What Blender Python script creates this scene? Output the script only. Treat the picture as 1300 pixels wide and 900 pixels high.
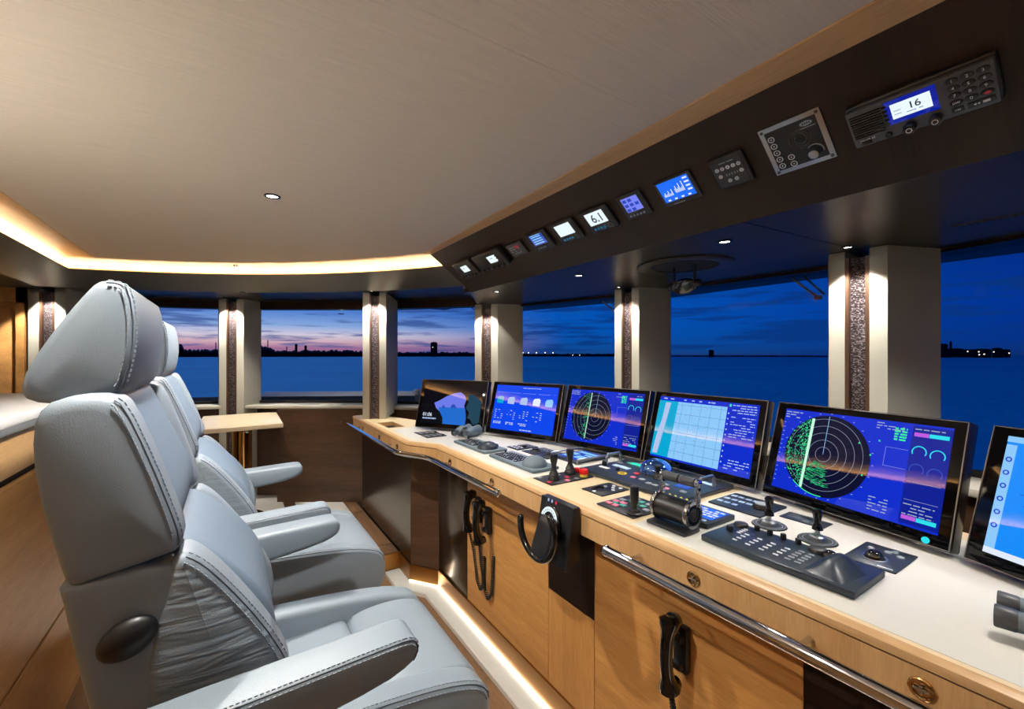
import bpy, bmesh, math, random
from mathutils import Vector, Matrix
from mathutils.geometry import tessellate_polygon
random.seed(11)
scene = bpy.context.scene
col = scene.collection
for o in list(bpy.data.objects):
    bpy.data.objects.remove(o)
PI = math.pi

# ------------------------------------------------------------------ camera
# room axes: +X = ship's bow (through the helm windows), +Y = along the console, Z up, lower floor at z = 0
FPX = 555.0
YAW = math.atan(360 / FPX)
cd = bpy.data.cameras.new('camera')
cd.sensor_width = 36.0
cd.lens = FPX / 1300 * 36
cd.clip_start = 0.02
cd.clip_end = 20000
cam = bpy.data.objects.new('camera', cd)
cam.location = (0, 0, 1.45)
cam.rotation_euler = (PI / 2, 0, -YAW)
col.objects.link(cam)
scene.camera = cam
CS, SN = math.cos(YAW), math.sin(YAW)

def bearing(px):
    """unit direction (X, Y) of the compass bearing seen at that column"""
    r = (px - 650) / FPX
    v = Vector((r * CS + SN, CS - r * SN))
    return v.normalized()

# ------------------------------------------------------------------ view
vs = scene.view_settings
vs.view_transform = 'Standard'
vs.look = 'None'
vs.exposure = 0.0
vs.gamma = 1.0
vs.use_curve_mapping = False
try:
    scene.cycles.use_denoising = True
    scene.cycles.max_bounces = 8
    scene.cycles.sample_clamp_indirect = 6.0
    scene.cycles.caustics_reflective = False
    scene.cycles.caustics_refractive = False
except Exception:
    pass

def s2l(c):
    c = c / 255.0
    return c / 12.92 if c <= 0.04045 else ((c + 0.055) / 1.055) ** 2.4
def rgb(r, g, b):
    return (s2l(r), s2l(g), s2l(b), 1.0)

# ------------------------------------------------------------------ world: dusk sky, afterglow low towards +Y
def build_world():
    w = bpy.data.worlds.new('dusk_sky')
    scene.world = w
    w.use_nodes = True
    nt = w.node_tree
    N, L = nt.nodes, nt.links
    N.clear()
    out = N.new('ShaderNodeOutputWorld')
    bg = N.new('ShaderNodeBackground')
    L.new(bg.outputs[0], out.inputs[0])
    tc = N.new('ShaderNodeTexCoord')
    sep = N.new('ShaderNodeSeparateXYZ')
    L.new(tc.outputs['Generated'], sep.inputs[0])
    def ramp(stops):
        r = N.new('ShaderNodeValToRGB')
        e = r.color_ramp.elements
        while len(e) < len(stops):
            e.new(0.5)
        for k, (p, c) in enumerate(stops):
            e[k].position = p
            e[k].color = c
        return r
    def math_(op, a, b=None, clamp=False):
        m = N.new('ShaderNodeMath')
        m.operation = op
        m.use_clamp = clamp
        for i, v in enumerate((a, b)):
            if v is None:
                continue
            if isinstance(v, (int, float)):
                m.inputs[i].default_value = v
            else:
                L.new(v, m.inputs[i])
        return m.outputs[0]
    z = math_('MAXIMUM', sep.outputs['Z'], 0.0)
    # elevation stretched so the ramp resolves the low sky
    e = math_('POWER', z, 0.5)
    warm = ramp([(0.0, rgb(120, 84, 124)), (0.12, rgb(168, 114, 150)), (0.165, rgb(216, 176, 186)), (0.20, rgb(218, 206, 220)),
                 (0.245, rgb(140, 172, 222)), (0.30, rgb(84, 130, 206)), (0.55, rgb(88, 152, 240)), (1.0, rgb(10, 42, 114))])
    cool = ramp([(0.0, rgb(30, 62, 118)), (0.10, rgb(16, 74, 146)), (0.22, rgb(5, 84, 174)), (0.32, rgb(4, 84, 182)),
                 (0.55, rgb(6, 56, 140)), (1.0, rgb(10, 42, 114))])
    deep = ramp([(0.0, rgb(12, 42, 104)), (0.15, rgb(5, 48, 130)), (0.3, rgb(2, 50, 148)), (0.55, rgb(3, 34, 102)), (1.0, rgb(10, 42, 114))])
    for r in (warm, cool, deep):
        L.new(e, r.inputs[0])
    hx = math_('MULTIPLY', sep.outputs['X'], -0.22)
    hy = math_('MULTIPLY', sep.outputs['Y'], 0.975)
    d = math_('ADD', hx, hy)
    def mrange(v, a, b):
        m = N.new('ShaderNodeMapRange')
        m.interpolation_type = 'SMOOTHSTEP'
        L.new(v, m.inputs[0])
        m.inputs[1].default_value = a
        m.inputs[2].default_value = b
        return m.outputs[0]
    g1 = mrange(d, 0.60, 0.96)
    g0 = mrange(d, -0.2, 0.65)
    mx1 = N.new('ShaderNodeMixRGB')
    L.new(g0, mx1.inputs[0]); L.new(deep.outputs[0], mx1.inputs[1]); L.new(cool.outputs[0], mx1.inputs[2])
    mx2 = N.new('ShaderNodeMixRGB')
    L.new(g1, mx2.inputs[0]); L.new(mx1.outputs[0], mx2.inputs[1]); L.new(warm.outputs[0], mx2.inputs[2])
    # long streaks of darker cloud
    mp = N.new('ShaderNodeMapping')
    mp.inputs['Scale'].default_value = (2.6, 2.6, 30)
    L.new(tc.outputs['Generated'], mp.inputs[0])
    nz = N.new('ShaderNodeTexNoise')
    nz.inputs['Scale'].default_value = 2.3
    nz.inputs['Detail'].default_value = 6
    nz.inputs['Roughness'].default_value = 0.55
    L.new(mp.outputs[0], nz.inputs['Vector'])
    cl = mrange(nz.outputs[0], 0.48, 0.62)
    clf = math_('MULTIPLY', cl, 0.78)
    cm = N.new('ShaderNodeMixRGB')
    L.new(clf, cm.inputs[0]); L.new(mx2.outputs[0], cm.inputs[1])
    cloudc = N.new('ShaderNodeMixRGB')
    L.new(g1, cloudc.inputs[0])
    cloudc.inputs[1].default_value = rgb(10, 52, 122)
    cloudc.inputs[2].default_value = rgb(58, 84, 150)
    L.new(cloudc.outputs[0], cm.inputs[2])
    L.new(cm.outputs[0], bg.inputs[0])
    bg.inputs[1].default_value = 1.0
build_world()

# ------------------------------------------------------------------ materials
MATS = {}
def new_mat(name):
    m = bpy.data.materials.new(name)
    m.use_nodes = True
    MATS[name] = m
    b = m.node_tree.nodes['Principled BSDF']
    return m, m.node_tree, b
def setin(b, key, v):
    if key in b.inputs:
        b.inputs[key].default_value = v
def pbr(name, c, rough=0.5, metal=0.0, bump=0.0, bscale=200.0, coat=0.0, spec=0.5, vary=0.0, vscale=6.0, stretch=(1, 1, 1), aniso=0.0):
    m, nt, b = new_mat(name)
    N, L = nt.nodes, nt.links
    setin(b, 'Base Color', c)
    setin(b, 'Roughness', rough)
    setin(b, 'Metallic', metal)
    setin(b, 'Specular IOR Level', spec)
    setin(b, 'Coat Weight', coat)
    setin(b, 'Coat Roughness', 0.08)
    setin(b, 'Anisotropic', aniso)
    if bump or vary:
        tc = N.new('ShaderNodeTexCoord')
        mp = N.new('ShaderNodeMapping')
        mp.inputs['Scale'].default_value = stretch
        L.new(tc.outputs['Object'], mp.inputs[0])
    if bump:
        nz = N.new('ShaderNodeTexNoise')
        nz.inputs['Scale'].default_value = bscale
        nz.inputs['Detail'].default_value = 3
        L.new(mp.outputs[0], nz.inputs['Vector'])
        bp = N.new('ShaderNodeBump')
        bp.inputs['Strength'].default_value = bump
        bp.inputs['Distance'].default_value = 0.002
        L.new(nz.outputs[0], bp.inputs['Height'])
        L.new(bp.outputs[0], b.inputs['Normal'])
    if vary:
        n2 = N.new('ShaderNodeTexNoise')
        n2.inputs['Scale'].default_value = vscale
        n2.inputs['Detail'].default_value = 4
        L.new(mp.outputs[0], n2.inputs['Vector'])
        mx = N.new('ShaderNodeMixRGB')
        mx.inputs[1].default_value = tuple(x * (1 - vary) for x in c[:3]) + (1,)
        mx.inputs[2].default_value = tuple(min(1, x * (1 + vary)) for x in c[:3]) + (1,)
        L.new(n2.outputs[0], mx.inputs[0])
        L.new(mx.outputs[0], b.inputs['Base Color'])
    return m
def wood(name, c1, c2, scale=(1, 1, 1), rough=0.4, coat=0.0, fine=60.0, spec=0.5):
    """grain drawn out along whichever axis has the small scale number"""
    m, nt, b = new_mat(name)
    N, L = nt.nodes, nt.links
    tc = N.new('ShaderNodeTexCoord')
    mp = N.new('ShaderNodeMapping')
    mp.inputs['Scale'].default_value = scale
    L.new(tc.outputs['Object'], mp.inputs[0])
    n1 = N.new('ShaderNodeTexNoise')
    n1.inputs['Scale'].default_value = 4.0
    n1.inputs['Detail'].default_value = 6
    n1.inputs['Roughness'].default_value = 0.65
    n1.inputs['Distortion'].default_value = 0.4
    L.new(mp.outputs[0], n1.inputs['Vector'])
    n2 = N.new('ShaderNodeTexNoise')
    n2.inputs['Scale'].default_value = fine
    n2.inputs['Detail'].default_value = 2
    L.new(mp.outputs[0], n2.inputs['Vector'])
    ad = N.new('ShaderNodeMath')
    ad.operation = 'MULTIPLY_ADD'
    L.new(n2.outputs[0], ad.inputs[0])
    ad.inputs[1].default_value = 0.45
    L.new(n1.outputs[0], ad.inputs[2])
    r = N.new('ShaderNodeValToRGB')
    r.color_ramp.elements[0].position = 0.45
    r.color_ramp.elements[0].color = c1
    r.color_ramp.elements[1].position = 0.95
    r.color_ramp.elements[1].color = c2
    L.new(ad.outputs[0], r.inputs[0])
    L.new(r.outputs[0], b.inputs['Base Color'])
    setin(b, 'Roughness', rough)
    setin(b, 'Coat Weight', coat)
    setin(b, 'Coat Roughness', 0.1)
    setin(b, 'Specular IOR Level', spec)
    bp = N.new('ShaderNodeBump')
    bp.inputs['Strength'].default_value = 0.12
    bp.inputs['Distance'].default_value = 0.001
    L.new(n2.outputs[0], bp.inputs['Height'])
    L.new(bp.outputs[0], b.inputs['Normal'])
    return m
def glow(name, c, strength=1.0, gloss=False):
    m, nt, b = new_mat(name)
    setin(b, 'Base Color', (0.004, 0.004, 0.005, 1))
    setin(b, 'Emission Color', c)
    setin(b, 'Emission Strength', strength)
    setin(b, 'Roughness', 0.02 if gloss else 0.6)
    setin(b, 'Specular IOR Level', 0.28 if gloss else 0.1)
    return m

def leather(name, c):
    m, nt, b = new_mat(name)
    N, L = nt.nodes, nt.links
    tc = N.new('ShaderNodeTexCoord')
    v = N.new('ShaderNodeTexVoronoi')
    v.inputs['Scale'].default_value = 520
    L.new(tc.outputs['Object'], v.inputs['Vector'])
    n = N.new('ShaderNodeTexNoise')
    n.inputs['Scale'].default_value = 26
    n.inputs['Detail'].default_value = 3
    L.new(tc.outputs['Object'], n.inputs['Vector'])
    a = N.new('ShaderNodeMath'); a.operation = 'MULTIPLY_ADD'
    L.new(v.outputs['Distance'], a.inputs[0]); a.inputs[1].default_value = 0.35
    L.new(n.outputs[0], a.inputs[2])
    bp = N.new('ShaderNodeBump')
    bp.inputs['Strength'].default_value = 0.16
    bp.inputs['Distance'].default_value = 0.004
    L.new(a.outputs[0], bp.inputs['Height'])
    L.new(bp.outputs[0], b.inputs['Normal'])
    n2 = N.new('ShaderNodeTexNoise'); n2.inputs['Scale'].default_value = 5
    L.new(tc.outputs['Object'], n2.inputs['Vector'])
    mx = N.new('ShaderNodeMixRGB')
    mx.inputs[1].default_value = tuple(x * 0.93 for x in c[:3]) + (1,)
    mx.inputs[2].default_value = tuple(min(1, x * 1.05) for x in c[:3]) + (1,)
    L.new(n2.outputs[0], mx.inputs[0]); L.new(mx.outputs[0], b.inputs['Base Color'])
    setin(b, 'Roughness', 0.42)
    setin(b, 'Specular IOR Level', 0.45)
    return m
def leather_gathered(name, c):
    """same hide with gathered creases running across the bolster"""
    m = leather(name, c)
    nt = m.node_tree
    N, L = nt.nodes, nt.links
    b = N['Principled BSDF']
    tc = N.new('ShaderNodeTexCoord')
    mp = N.new('ShaderNodeMapping')
    mp.inputs['Rotation'].default_value = (0, math.radians(-38), 0)
    mp.inputs['Scale'].default_value = (7, 1.5, 42)
    L.new(tc.outputs['Object'], mp.inputs[0])
    n = N.new('ShaderNodeTexNoise')
    n.inputs['Scale'].default_value = 1.0
    n.inputs['Detail'].default_value = 2
    n.inputs['Distortion'].default_value = 0.6
    L.new(mp.outputs[0], n.inputs['Vector'])
    bp2 = N.new('ShaderNodeBump')
    bp2.inputs['Strength'].default_value = 0.55
    bp2.inputs['Distance'].default_value = 0.012
    L.new(n.outputs[0], bp2.inputs['Height'])
    old = b.inputs['Normal'].links[0].from_node
    L.new(bp2.outputs[0], old.inputs['Normal'])
    return m

def make_glass():
    m, nt, b = new_mat('window_glass')
    N, L = nt.nodes, nt.links
    N.remove(b)
    out = N['Material Output']
    t = N.new('ShaderNodeBsdfTransparent')
    t.inputs[0].default_value = (0.97, 0.985, 1.0, 1)
    g = N.new('ShaderNodeBsdfGlossy')
    g.inputs['Roughness'].default_value = 0.01
    g.inputs[0].default_value = (1, 1, 1, 1)
    f = N.new('ShaderNodeFresnel')
    f.inputs[0].default_value = 1.05
    mx = N.new('ShaderNodeMixShader')
    L.new(f.outputs[0], mx.inputs[0]); L.new(t.outputs[0], mx.inputs[1]); L.new(g.outputs[0], mx.inputs[2])
    L.new(mx.outputs[0], out.inputs[0])
    return m
def make_mosaic():
    m, nt, b = new_mat('mosaic')
    N, L = nt.nodes, nt.links
    tc = N.new('ShaderNodeTexCoord')
    mp = N.new('ShaderNodeMapping')
    mp.inputs['Scale'].default_value = (190, 190, 300)
    L.new(tc.outputs['Object'], mp.inputs[0])
    v = N.new('ShaderNodeTexVoronoi')
    v.distance = 'CHEBYCHEV'
    v.inputs['Scale'].default_value = 1.0
    v.inputs['Randomness'].default_value = 0.55
    L.new(mp.outputs[0], v.inputs['Vector'])
    r = N.new('ShaderNodeValToRGB')
    e = r.color_ramp.elements
    e[0].position = 0.50; e[0].color = rgb(44, 34, 34)
    e[1].position = 0.95; e[1].color = rgb(165, 152, 156)
    L.new(v.outputs['Color'], r.inputs[0])
    L.new(r.outputs[0], b.inputs['Base Color'])
    bp = N.new('ShaderNodeBump')
    bp.inputs['Strength'].default_value = 0.9
    bp.inputs['Distance'].default_value = 0.003
    L.new(v.outputs['Distance'], bp.inputs['Height'])
    bp.invert = True
    L.new(bp.outputs[0], b.inputs['Normal'])
    setin(b, 'Roughness', 0.3)
    setin(b, 'Metallic', 0.35)
    return m
def make_water():
    m, nt, b = new_mat('sea_water')
    N, L = nt.nodes, nt.links
    tc = N.new('ShaderNodeTexCoord')
    n = N.new('ShaderNodeTexNoise')
    mp = N.new('ShaderNodeMapping')
    mp.inputs['Scale'].default_value = (0.05, 0.05, 0.05)
    L.new(tc.outputs['Object'], mp.inputs[0])
    n.inputs['Scale'].default_value = 3
    n.inputs['Detail'].default_value = 8
    n.inputs['Roughness'].default_value = 0.7
    L.new(mp.outputs[0], n.inputs['Vector'])
    bp = N.new('ShaderNodeBump')
    bp.inputs['Strength'].default_value = 1.0
    bp.inputs['Distance'].default_value = 6.0
    L.new(n.outputs[0], bp.inputs['Height'])
    L.new(bp.outputs[0], b.inputs['Normal'])
    n3 = N.new('ShaderNodeTexNoise')
    n3.inputs['Scale'].default_value = 0.35
    n3.inputs['Detail'].default_value = 5
    L.new(mp.outputs[0], n3.inputs['Vector'])
    mx = N.new('ShaderNodeMixRGB')
    mx.inputs[1].default_value = (0.02, 0.55, 0.66, 1)
    mx.inputs[2].default_value = (0.035, 0.95, 1.0, 1)
    L.new(n3.outputs[0], mx.inputs[0])
    L.new(mx.outputs[0], b.inputs['Base Color'])
    setin(b, 'Roughness', 0.42)
    setin(b, 'Metallic', 1.0)
    return m

M = MATS
leather('leather', rgb(134, 146, 156))
leather_gathered('leather_gathered', rgb(134, 146, 156))
leather('leather_shaded', rgb(114, 131, 147))  # same hide, darkened: shade on the centre pads put into the colour
pbr('stitch_thread', rgb(150, 160, 172), 0.7)
pbr('seam_dark', rgb(74, 82, 92), 0.7)
pbr('black_plastic', rgb(22, 22, 24), 0.38, bump=0.1, bscale=600)
pbr('black_gloss', rgb(10, 10, 11), 0.12, coat=0.5)
pbr('black_rubber', rgb(16, 16, 17), 0.6)
pbr('panel_blue_grey', rgb(36, 46, 58), 0.32, bump=0.08, bscale=700)
pbr('keyboard_grey', rgb(96, 112, 122), 0.45, bump=0.08, bscale=700)
pbr('panel_black', rgb(27, 30, 35), 0.4, bump=0.05, bscale=500)
pbr('device_grey', rgb(64, 68, 74), 0.45)
pbr('chrome', rgb(225, 228, 232), 0.06, 1.0)
pbr('brushed_steel', rgb(190, 194, 198), 0.28, 1.0)
pbr('gold_chrome', rgb(214, 178, 124), 0.12, 1.0)
pbr('bronze_metal', rgb(170, 122, 66), 0.30, 1.0, bump=0.05, bscale=300, stretch=(1, 1, 14))
pbr('dark_metal', rgb(92, 82, 72), 0.20, 0.95, bump=0.04, bscale=300)
pbr('monitor_case', rgb(20, 17, 17), 0.22, coat=0.3)
pbr('monitor_glass', rgb(9, 8, 9), 0.05, spec=0.3)
pbr('white_mark', rgb(225, 230, 235), 0.6)
pbr('grey_mark', rgb(150, 158, 166), 0.6)
pbr('red_key', rgb(220, 60, 80), 0.5)
pbr('pink_key', rgb(235, 120, 150), 0.5)
pbr('green_key', rgb(70, 150, 140), 0.5)
pbr('teal_key', rgb(40, 210, 180), 0.5)
pbr('pale_blue_key', rgb(170, 200, 235), 0.5)
pbr('yellow_key', rgb(225, 200, 70), 0.5)
pbr('estop_red', rgb(225, 30, 30), 0.3)
pbr('worktop_cream', rgb(210, 208, 198), 0.38, bump=0.1, bscale=420, vary=0.03)
pbr('pillar_cream', rgb(205, 202, 186), 0.55, bump=0.5, bscale=180, stretch=(1, 1, 2.2))
pbr('ceiling_fabric', rgb(226, 212, 192), 0.85, bump=0.6, bscale=160, vary=0.10, vscale=60, stretch=(0.12, 2, 1))
pbr('sill_cream', rgb(205, 200, 184), 0.4)
pbr('white_counter', rgb(222, 222, 220), 0.35)
pbr('grey_edge', rgb(120, 124, 128), 0.4)
pbr('pale_floor', rgb(214, 210, 200), 0.6, bump=0.3, bscale=260, vary=0.04, vscale=30)
pbr('gap_black', rgb(8, 7, 6), 0.8)
pbr('soffit_gloss', rgb(50, 45, 39), 0.30, spec=0.14, vary=0.2, vscale=20, stretch=(8, 0.6, 1))
pbr('fascia_metal', rgb(120, 116, 110), 0.32, 0.85)
pbr('far_dark', rgb(10, 11, 20), 0.9)
pbr('far_building', rgb(14, 16, 30), 0.9)
pbr('deck_blue_grey', rgb(120, 130, 148), 0.6)
pbr('boat_white', rgb(235, 235, 235), 0.3)
pbr('dark_trim_wood', rgb(92, 66, 50), 0.4)
wood('oak', rgb(172, 114, 54), rgb(220, 162, 94), (2.2, 2.2, 0.16), 0.38, fine=90)
wood('oak_across', rgb(176, 118, 56), rgb(222, 164, 94), (2.2, 0.16, 2.2), 0.38, fine=90)
wood('oak_pale', rgb(176, 136, 88), rgb(212, 172, 122), (2.2, 0.2, 2.2), 0.36, fine=110)
wood('oak_apron', rgb(182, 138, 86), rgb(214, 172, 118), (2.2, 2.2, 0.2), 0.36, fine=120)
wood('walnut', rgb(52, 36, 26), rgb(96, 70, 52), (0.22, 0.22, 3.2), 0.36, fine=60)
wood('walnut_floor', rgb(96, 70, 48), rgb(150, 116, 84), (2.4, 0.3, 2), 0.36, fine=50)
wood('walnut_dark', rgb(24, 17, 13), rgb(46, 34, 26), (2.4, 0.2, 2.4), 0.40, fine=70, spec=0.22)
wood('trim_oak', rgb(200, 150, 92), rgb(232, 188, 128), (2.4, 0.2, 1), 0.4, fine=60)
wood('aft_oak', rgb(168, 116, 60), rgb(214, 160, 96), (2.2, 0.18, 2.2), 0.36, fine=80)
wood('table_oak', rgb(222, 200, 160), rgb(238, 220, 186), (0.25, 2.2, 2.2), 0.3, fine=80)
make_glass(); make_mosaic(); make_water()
setin(M['soffit_gloss'].node_tree.nodes['Principled BSDF'], 'Specular Tint', (1.0, 0.74, 0.46, 1))
pbr('worktop_oak', rgb(222, 200, 160), 0.36, bump=0.1, bscale=420, vary=0.04, vscale=12, stretch=(4, 0.4, 1))
glow('led_warm', (1.0, 0.84, 0.55, 1), 75.0)
glow('lamp_lens', (1.0, 0.95, 0.86, 1), 14.0)
glow('led_floor', (1.0, 0.90, 0.74, 1), 26.0)
glow('shore_light', (1.0, 0.9, 0.75, 1), 2.2)

# ------------------------------------------------------------------ mesh helpers
class MB:
    def __init__(self):
        self.bm = bmesh.new()
    def _new(self, verts, faces, T=None):
        vs_ = [self.bm.verts.new(T @ Vector(v) if T else Vector(v)) for v in verts]
        fs = []
        for f in faces:
            try:
                fs.append(self.bm.faces.new([vs_[i] for i in f]))
            except ValueError:
                pass
        return vs_, fs
    def box(self, c, s, T=None, bevel=0.0, seg=2):
        x, y, z = c
        a, b, d = s[0] / 2, s[1] / 2, s[2] / 2
        v = [(x + i * a, y + j * b, z + k * d) for i in (-1, 1) for j in (-1, 1) for k in (-1, 1)]
        f = [(0, 1, 3, 2), (4, 6, 7, 5), (0, 4, 5, 1), (2, 3, 7, 6), (0, 2, 6, 4), (1, 5, 7, 3)]
        vs_, fs = self._new(v, f, T)
        if bevel > 0:
            es = list({e for q in fs for e in q.edges})
            bmesh.ops.bevel(self.bm, geom=es, offset=min(bevel, min(a, b, d) * 0.95), segments=seg, profile=0.5, affect='EDGES')
        return self
    def prism(self, poly, z0, z1, T=None, bevel=0.0, seg=2, holes=()):
        loops = [[Vector((p[0], p[1], 0)) for p in poly]] + [[Vector((p[0], p[1], 0)) for p in h] for h in holes]
        flat = [p for lp in loops for p in lp]
        n = len(flat)
        verts = [(p.x, p.y, z0) for p in flat] + [(p.x, p.y, z1) for p in flat]
        faces = []
        if holes:
            for t in tessellate_polygon(loops):
                faces.append(tuple(t))
                faces.append(tuple(i + n for i in reversed(t)))
        else:
            faces.append(tuple(reversed(range(n))))
            faces.append(tuple(range(n, 2 * n)))
        k = 0
        for lp in loops:
            m = len(lp)
            for i in range(m):
                a, b = k + i, k + (i + 1) % m
                faces.append((a, b, b + n, a + n))
            k += m
        vs_, fs = self._new(verts, faces, T)
        if bevel > 0:
            es = list({e for q in fs[:2] for e in q.edges})
            bmesh.ops.bevel(self.bm, geom=es, offset=bevel, segments=seg, profile=0.5, affect='EDGES')
        return self
    def lathe(self, prof, T=None, seg=24, ang=2 * PI):
        """prof: (radius, height) pairs, axis = local z"""
        rows = []
        closed = abs(ang - 2 * PI) < 1e-6
        cnt = seg if closed else seg + 1
        for r, z in prof:
            if r < 1e-6:
                v = Vector((0, 0, z))
                rows.append([self.bm.verts.new(T @ v if T else v)] * cnt)
            else:
                rows.append([self.bm.verts.new((T @ Vector((r * math.cos(ang * i / seg), r * math.sin(ang * i / seg), z))) if T else
                                               Vector((r * math.cos(ang * i / seg), r * math.sin(ang * i / seg), z))) for i in range(cnt)])
        for a, b in zip(rows, rows[1:]):
            for i in range(cnt if closed else cnt - 1):
                j = (i + 1) % cnt
                q = []
                for v in (a[i], a[j], b[j], b[i]):
                    if v not in q:
                        q.append(v)
                if len(q) > 2:
                    try:
                        self.bm.faces.new(q)
                    except ValueError:
                        pass
        return self
    def cyl(self, p0, p1, r0, r1=None, seg=16, T=None, bevel=0.0):
        r1 = r0 if r1 is None else r1
        p0, p1 = Vector(p0), Vector(p1)
        h = (p1 - p0).length
        q = (p1 - p0).to_track_quat('Z', 'Y').to_matrix().to_4x4()
        q.translation = p0
        t = T @ q if T else q
        b = bevel
        if b > 0:
            prof = [(0, 0), (r0 - b, 0), (r0 - 0.3 * b, 0.3 * b), (r0, b), (r1, h - b), (r1 - 0.3 * b, h - 0.3 * b), (r1 - b, h), (0, h)]
        else:
            prof = [(0, 0), (r0, 0), (r1, h), (0, h)]
        return self.lathe(prof, t, seg)
    def ball(self, c, r, T=None, seg=16, rows=10, half=False):
        rx, ry, rz = (r, r, r) if isinstance(r, (int, float)) else r
        t = Matrix.Translation(c) @ Matrix.Diagonal((rx, ry, rz, 1))
        t = T @ t if T else t
        a0 = 0 if half else -PI / 2
        prof = [(math.cos(a0 + (PI / 2 - a0) * i / rows), math.sin(a0 + (PI / 2 - a0) * i / rows)) for i in range(rows + 1)]
        prof[-1] = (0, 1)
        if not half:
            prof[0] = (0, -1)
        return self.lathe(prof, t, seg)
    def tube(self, pts, r, seg=10, T=None, closed=False, radii=None):
        pts = [Vector(p) for p in pts]
        n = len(pts)
        rings = []
        up = None
        for i, p in enumerate(pts):
            if closed:
                d = pts[(i + 1) % n] - pts[(i - 1) % n]
            else:
                d = pts[min(i + 1, n - 1)] - pts[max(i - 1, 0)]
            d.normalize()
            if up is None:
                up = d.orthogonal().normalized()
            else:
                up = (up - d * up.dot(d))
                up = up.normalized() if up.length > 1e-6 else d.orthogonal().normalized()
            s = d.cross(up)
            rr = radii[i] if radii else r
            ring = []
            for k in range(seg):
                a = 2 * PI * k / seg
                v = p + (up * math.cos(a) + s * math.sin(a)) * rr
                ring.append(self.bm.verts.new(T @ v if T else v))
            rings.append(ring)
        rng = range(n) if closed else range(n - 1)
        for i in rng:
            a, b = rings[i], rings[(i + 1) % n]
            for k in range(seg):
                l = (k + 1) % seg
                try:
                    self.bm.faces.new((a[k], a[l], b[l], b[k]))
                except ValueError:
                    pass
        if not closed:
            self.bm.faces.new(list(reversed(rings[0])))
            self.bm.faces.new(rings[-1])
        return self
    def sweep(self, path, prof, T=None):
        """path (x, y) plan polyline; prof closed (offset to the right of travel, z)"""
        rows = []
        n = len(path)
        P = [Vector((p[0], p[1])) for p in path]
        for i in range(n):
            d0 = (P[i] - P[i - 1]).normalized() if i > 0 else None
            d1 = (P[i + 1] - P[i]).normalized() if i < n - 1 else None
            d0 = d0 or d1
            d1 = d1 or d0
            n0, n1 = Vector((d0.y, -d0.x)), Vector((d1.y, -d1.x))
            m = (n0 + n1)
            m = m / max(0.2, m.dot(n0))
            row = []
            for off, z in prof:
                q = P[i] + m * off
                v = Vector((q.x, q.y, z))
                row.append(self.bm.verts.new(T @ v if T else v))
            rows.append(row)
        k = len(prof)
        for a, b in zip(rows, rows[1:]):
            for i in range(k):
                j = (i + 1) % k
                self.bm.faces.new((a[i], a[j], b[j], b[i]))
        self.bm.faces.new(list(reversed(rows[0])))
        self.bm.faces.new(rows[-1])
        return self
    def cushion(self, prof, y0, y1, b, dome=0.0, T=None, smooth=2):
        """closed side outline in (x, z) swelled between y0 and y1 with rounded rims"""
        P = [Vector((p[0], p[1])) for p in prof]
        for _ in range(smooth):
            Q = []
            for i, p in enumerate(P):
                q = P[(i + 1) % len(P)]
                Q += [p * 0.75 + q * 0.25, p * 0.25 + q * 0.75]
            P = Q
        area = sum(P[i].x * P[(i + 1) % len(P)].y - P[(i + 1) % len(P)].x * P[i].y for i in range(len(P)))
        if area < 0:
            P.reverse()
        n = len(P)
        nor = []
        for i in range(n):
            d = (P[(i + 1) % n] - P[i - 1]).normalized()
            nor.append(Vector((d.y, -d.x)))
        cen = sum(P, Vector((0, 0))) / n
        I = [p - m * b for p, m in zip(P, nor)]
        for _ in range(6):
            I = [(I[i - 1] + I[i] * 2 + I[(i + 1) % n]) / 4 for i in range(n)]
        def ring(ins, sc, y):
            row = []
            for p, m in zip(P, I):
                q = cen + (p.lerp(m, ins / b) - cen) * sc
                v = Vector((q.x, y, q.y))
                row.append(self.bm.verts.new(T @ v if T else v))
            return row
        rows = []
        caps = [(0.25, 0.94), (0.55, 0.70), (0.82, 0.33)]
        for s, h in caps:
            rows.append(ring(b, s, y0 - dome * h))
        K = 5
        for k in range(K + 1):
            a = PI / 2 * k / K
            rows.append(ring(b * (1 - math.sin(a)), 1.0, y0 + b * (1 - math.cos(a))))
        for k in range(K + 1):
            a = PI / 2 * (1 - k / K)
            rows.append(ring(b * (1 - math.sin(a)), 1.0, y1 - b * (1 - math.cos(a))))
        for s, h in reversed(caps):
            rows.append(ring(b, s, y1 + dome * h))
        for a, c in zip(rows, rows[1:]):
            for i in range(n):
                j = (i + 1) % n
                self.bm.faces.new((a[i], a[j], c[j], c[i]))
        self.bm.faces.new(list(reversed(rows[0])))
        self.bm.faces.new(rows[-1])
        return self
    def poly(self, pts, T=None):
        self._new(pts, [tuple(range(len(pts)))], T)
        return self
    def rect(self, x0, y0, x1, y1, z=0.0, T=None):
        return self.poly([(x0, y0, z), (x1, y0, z), (x1, y1, z), (x0, y1, z)], T)
    def annulus(self, cx, cy, r0, r1, z=0.0, seg=40, a0=0.0, a1=2 * PI, T=None):
        vs0 = []
        closed = abs(a1 - a0 - 2 * PI) < 1e-6
        m = seg if closed else seg + 1
        for i in range(m):
            a = a0 + (a1 - a0) * i / seg
            vs0.append((cx + r0 * math.cos(a), cy + r0 * math.sin(a), z))
            vs0.append((cx + r1 * math.cos(a), cy + r1 * math.sin(a), z))
        fs = []
        for i in range(seg):
            j = (i + 1) % m
            fs.append((2 * i, 2 * i + 1, 2 * j + 1, 2 * j))
        self._new(vs0, fs, T)
        return self
    def disc(self, cx, cy, r, z=0.0, seg=32, T=None):
        return self.poly([(cx + r * math.cos(2 * PI * i / seg), cy + r * math.sin(2 * PI * i / seg), z) for i in range(seg)], T)
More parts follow.
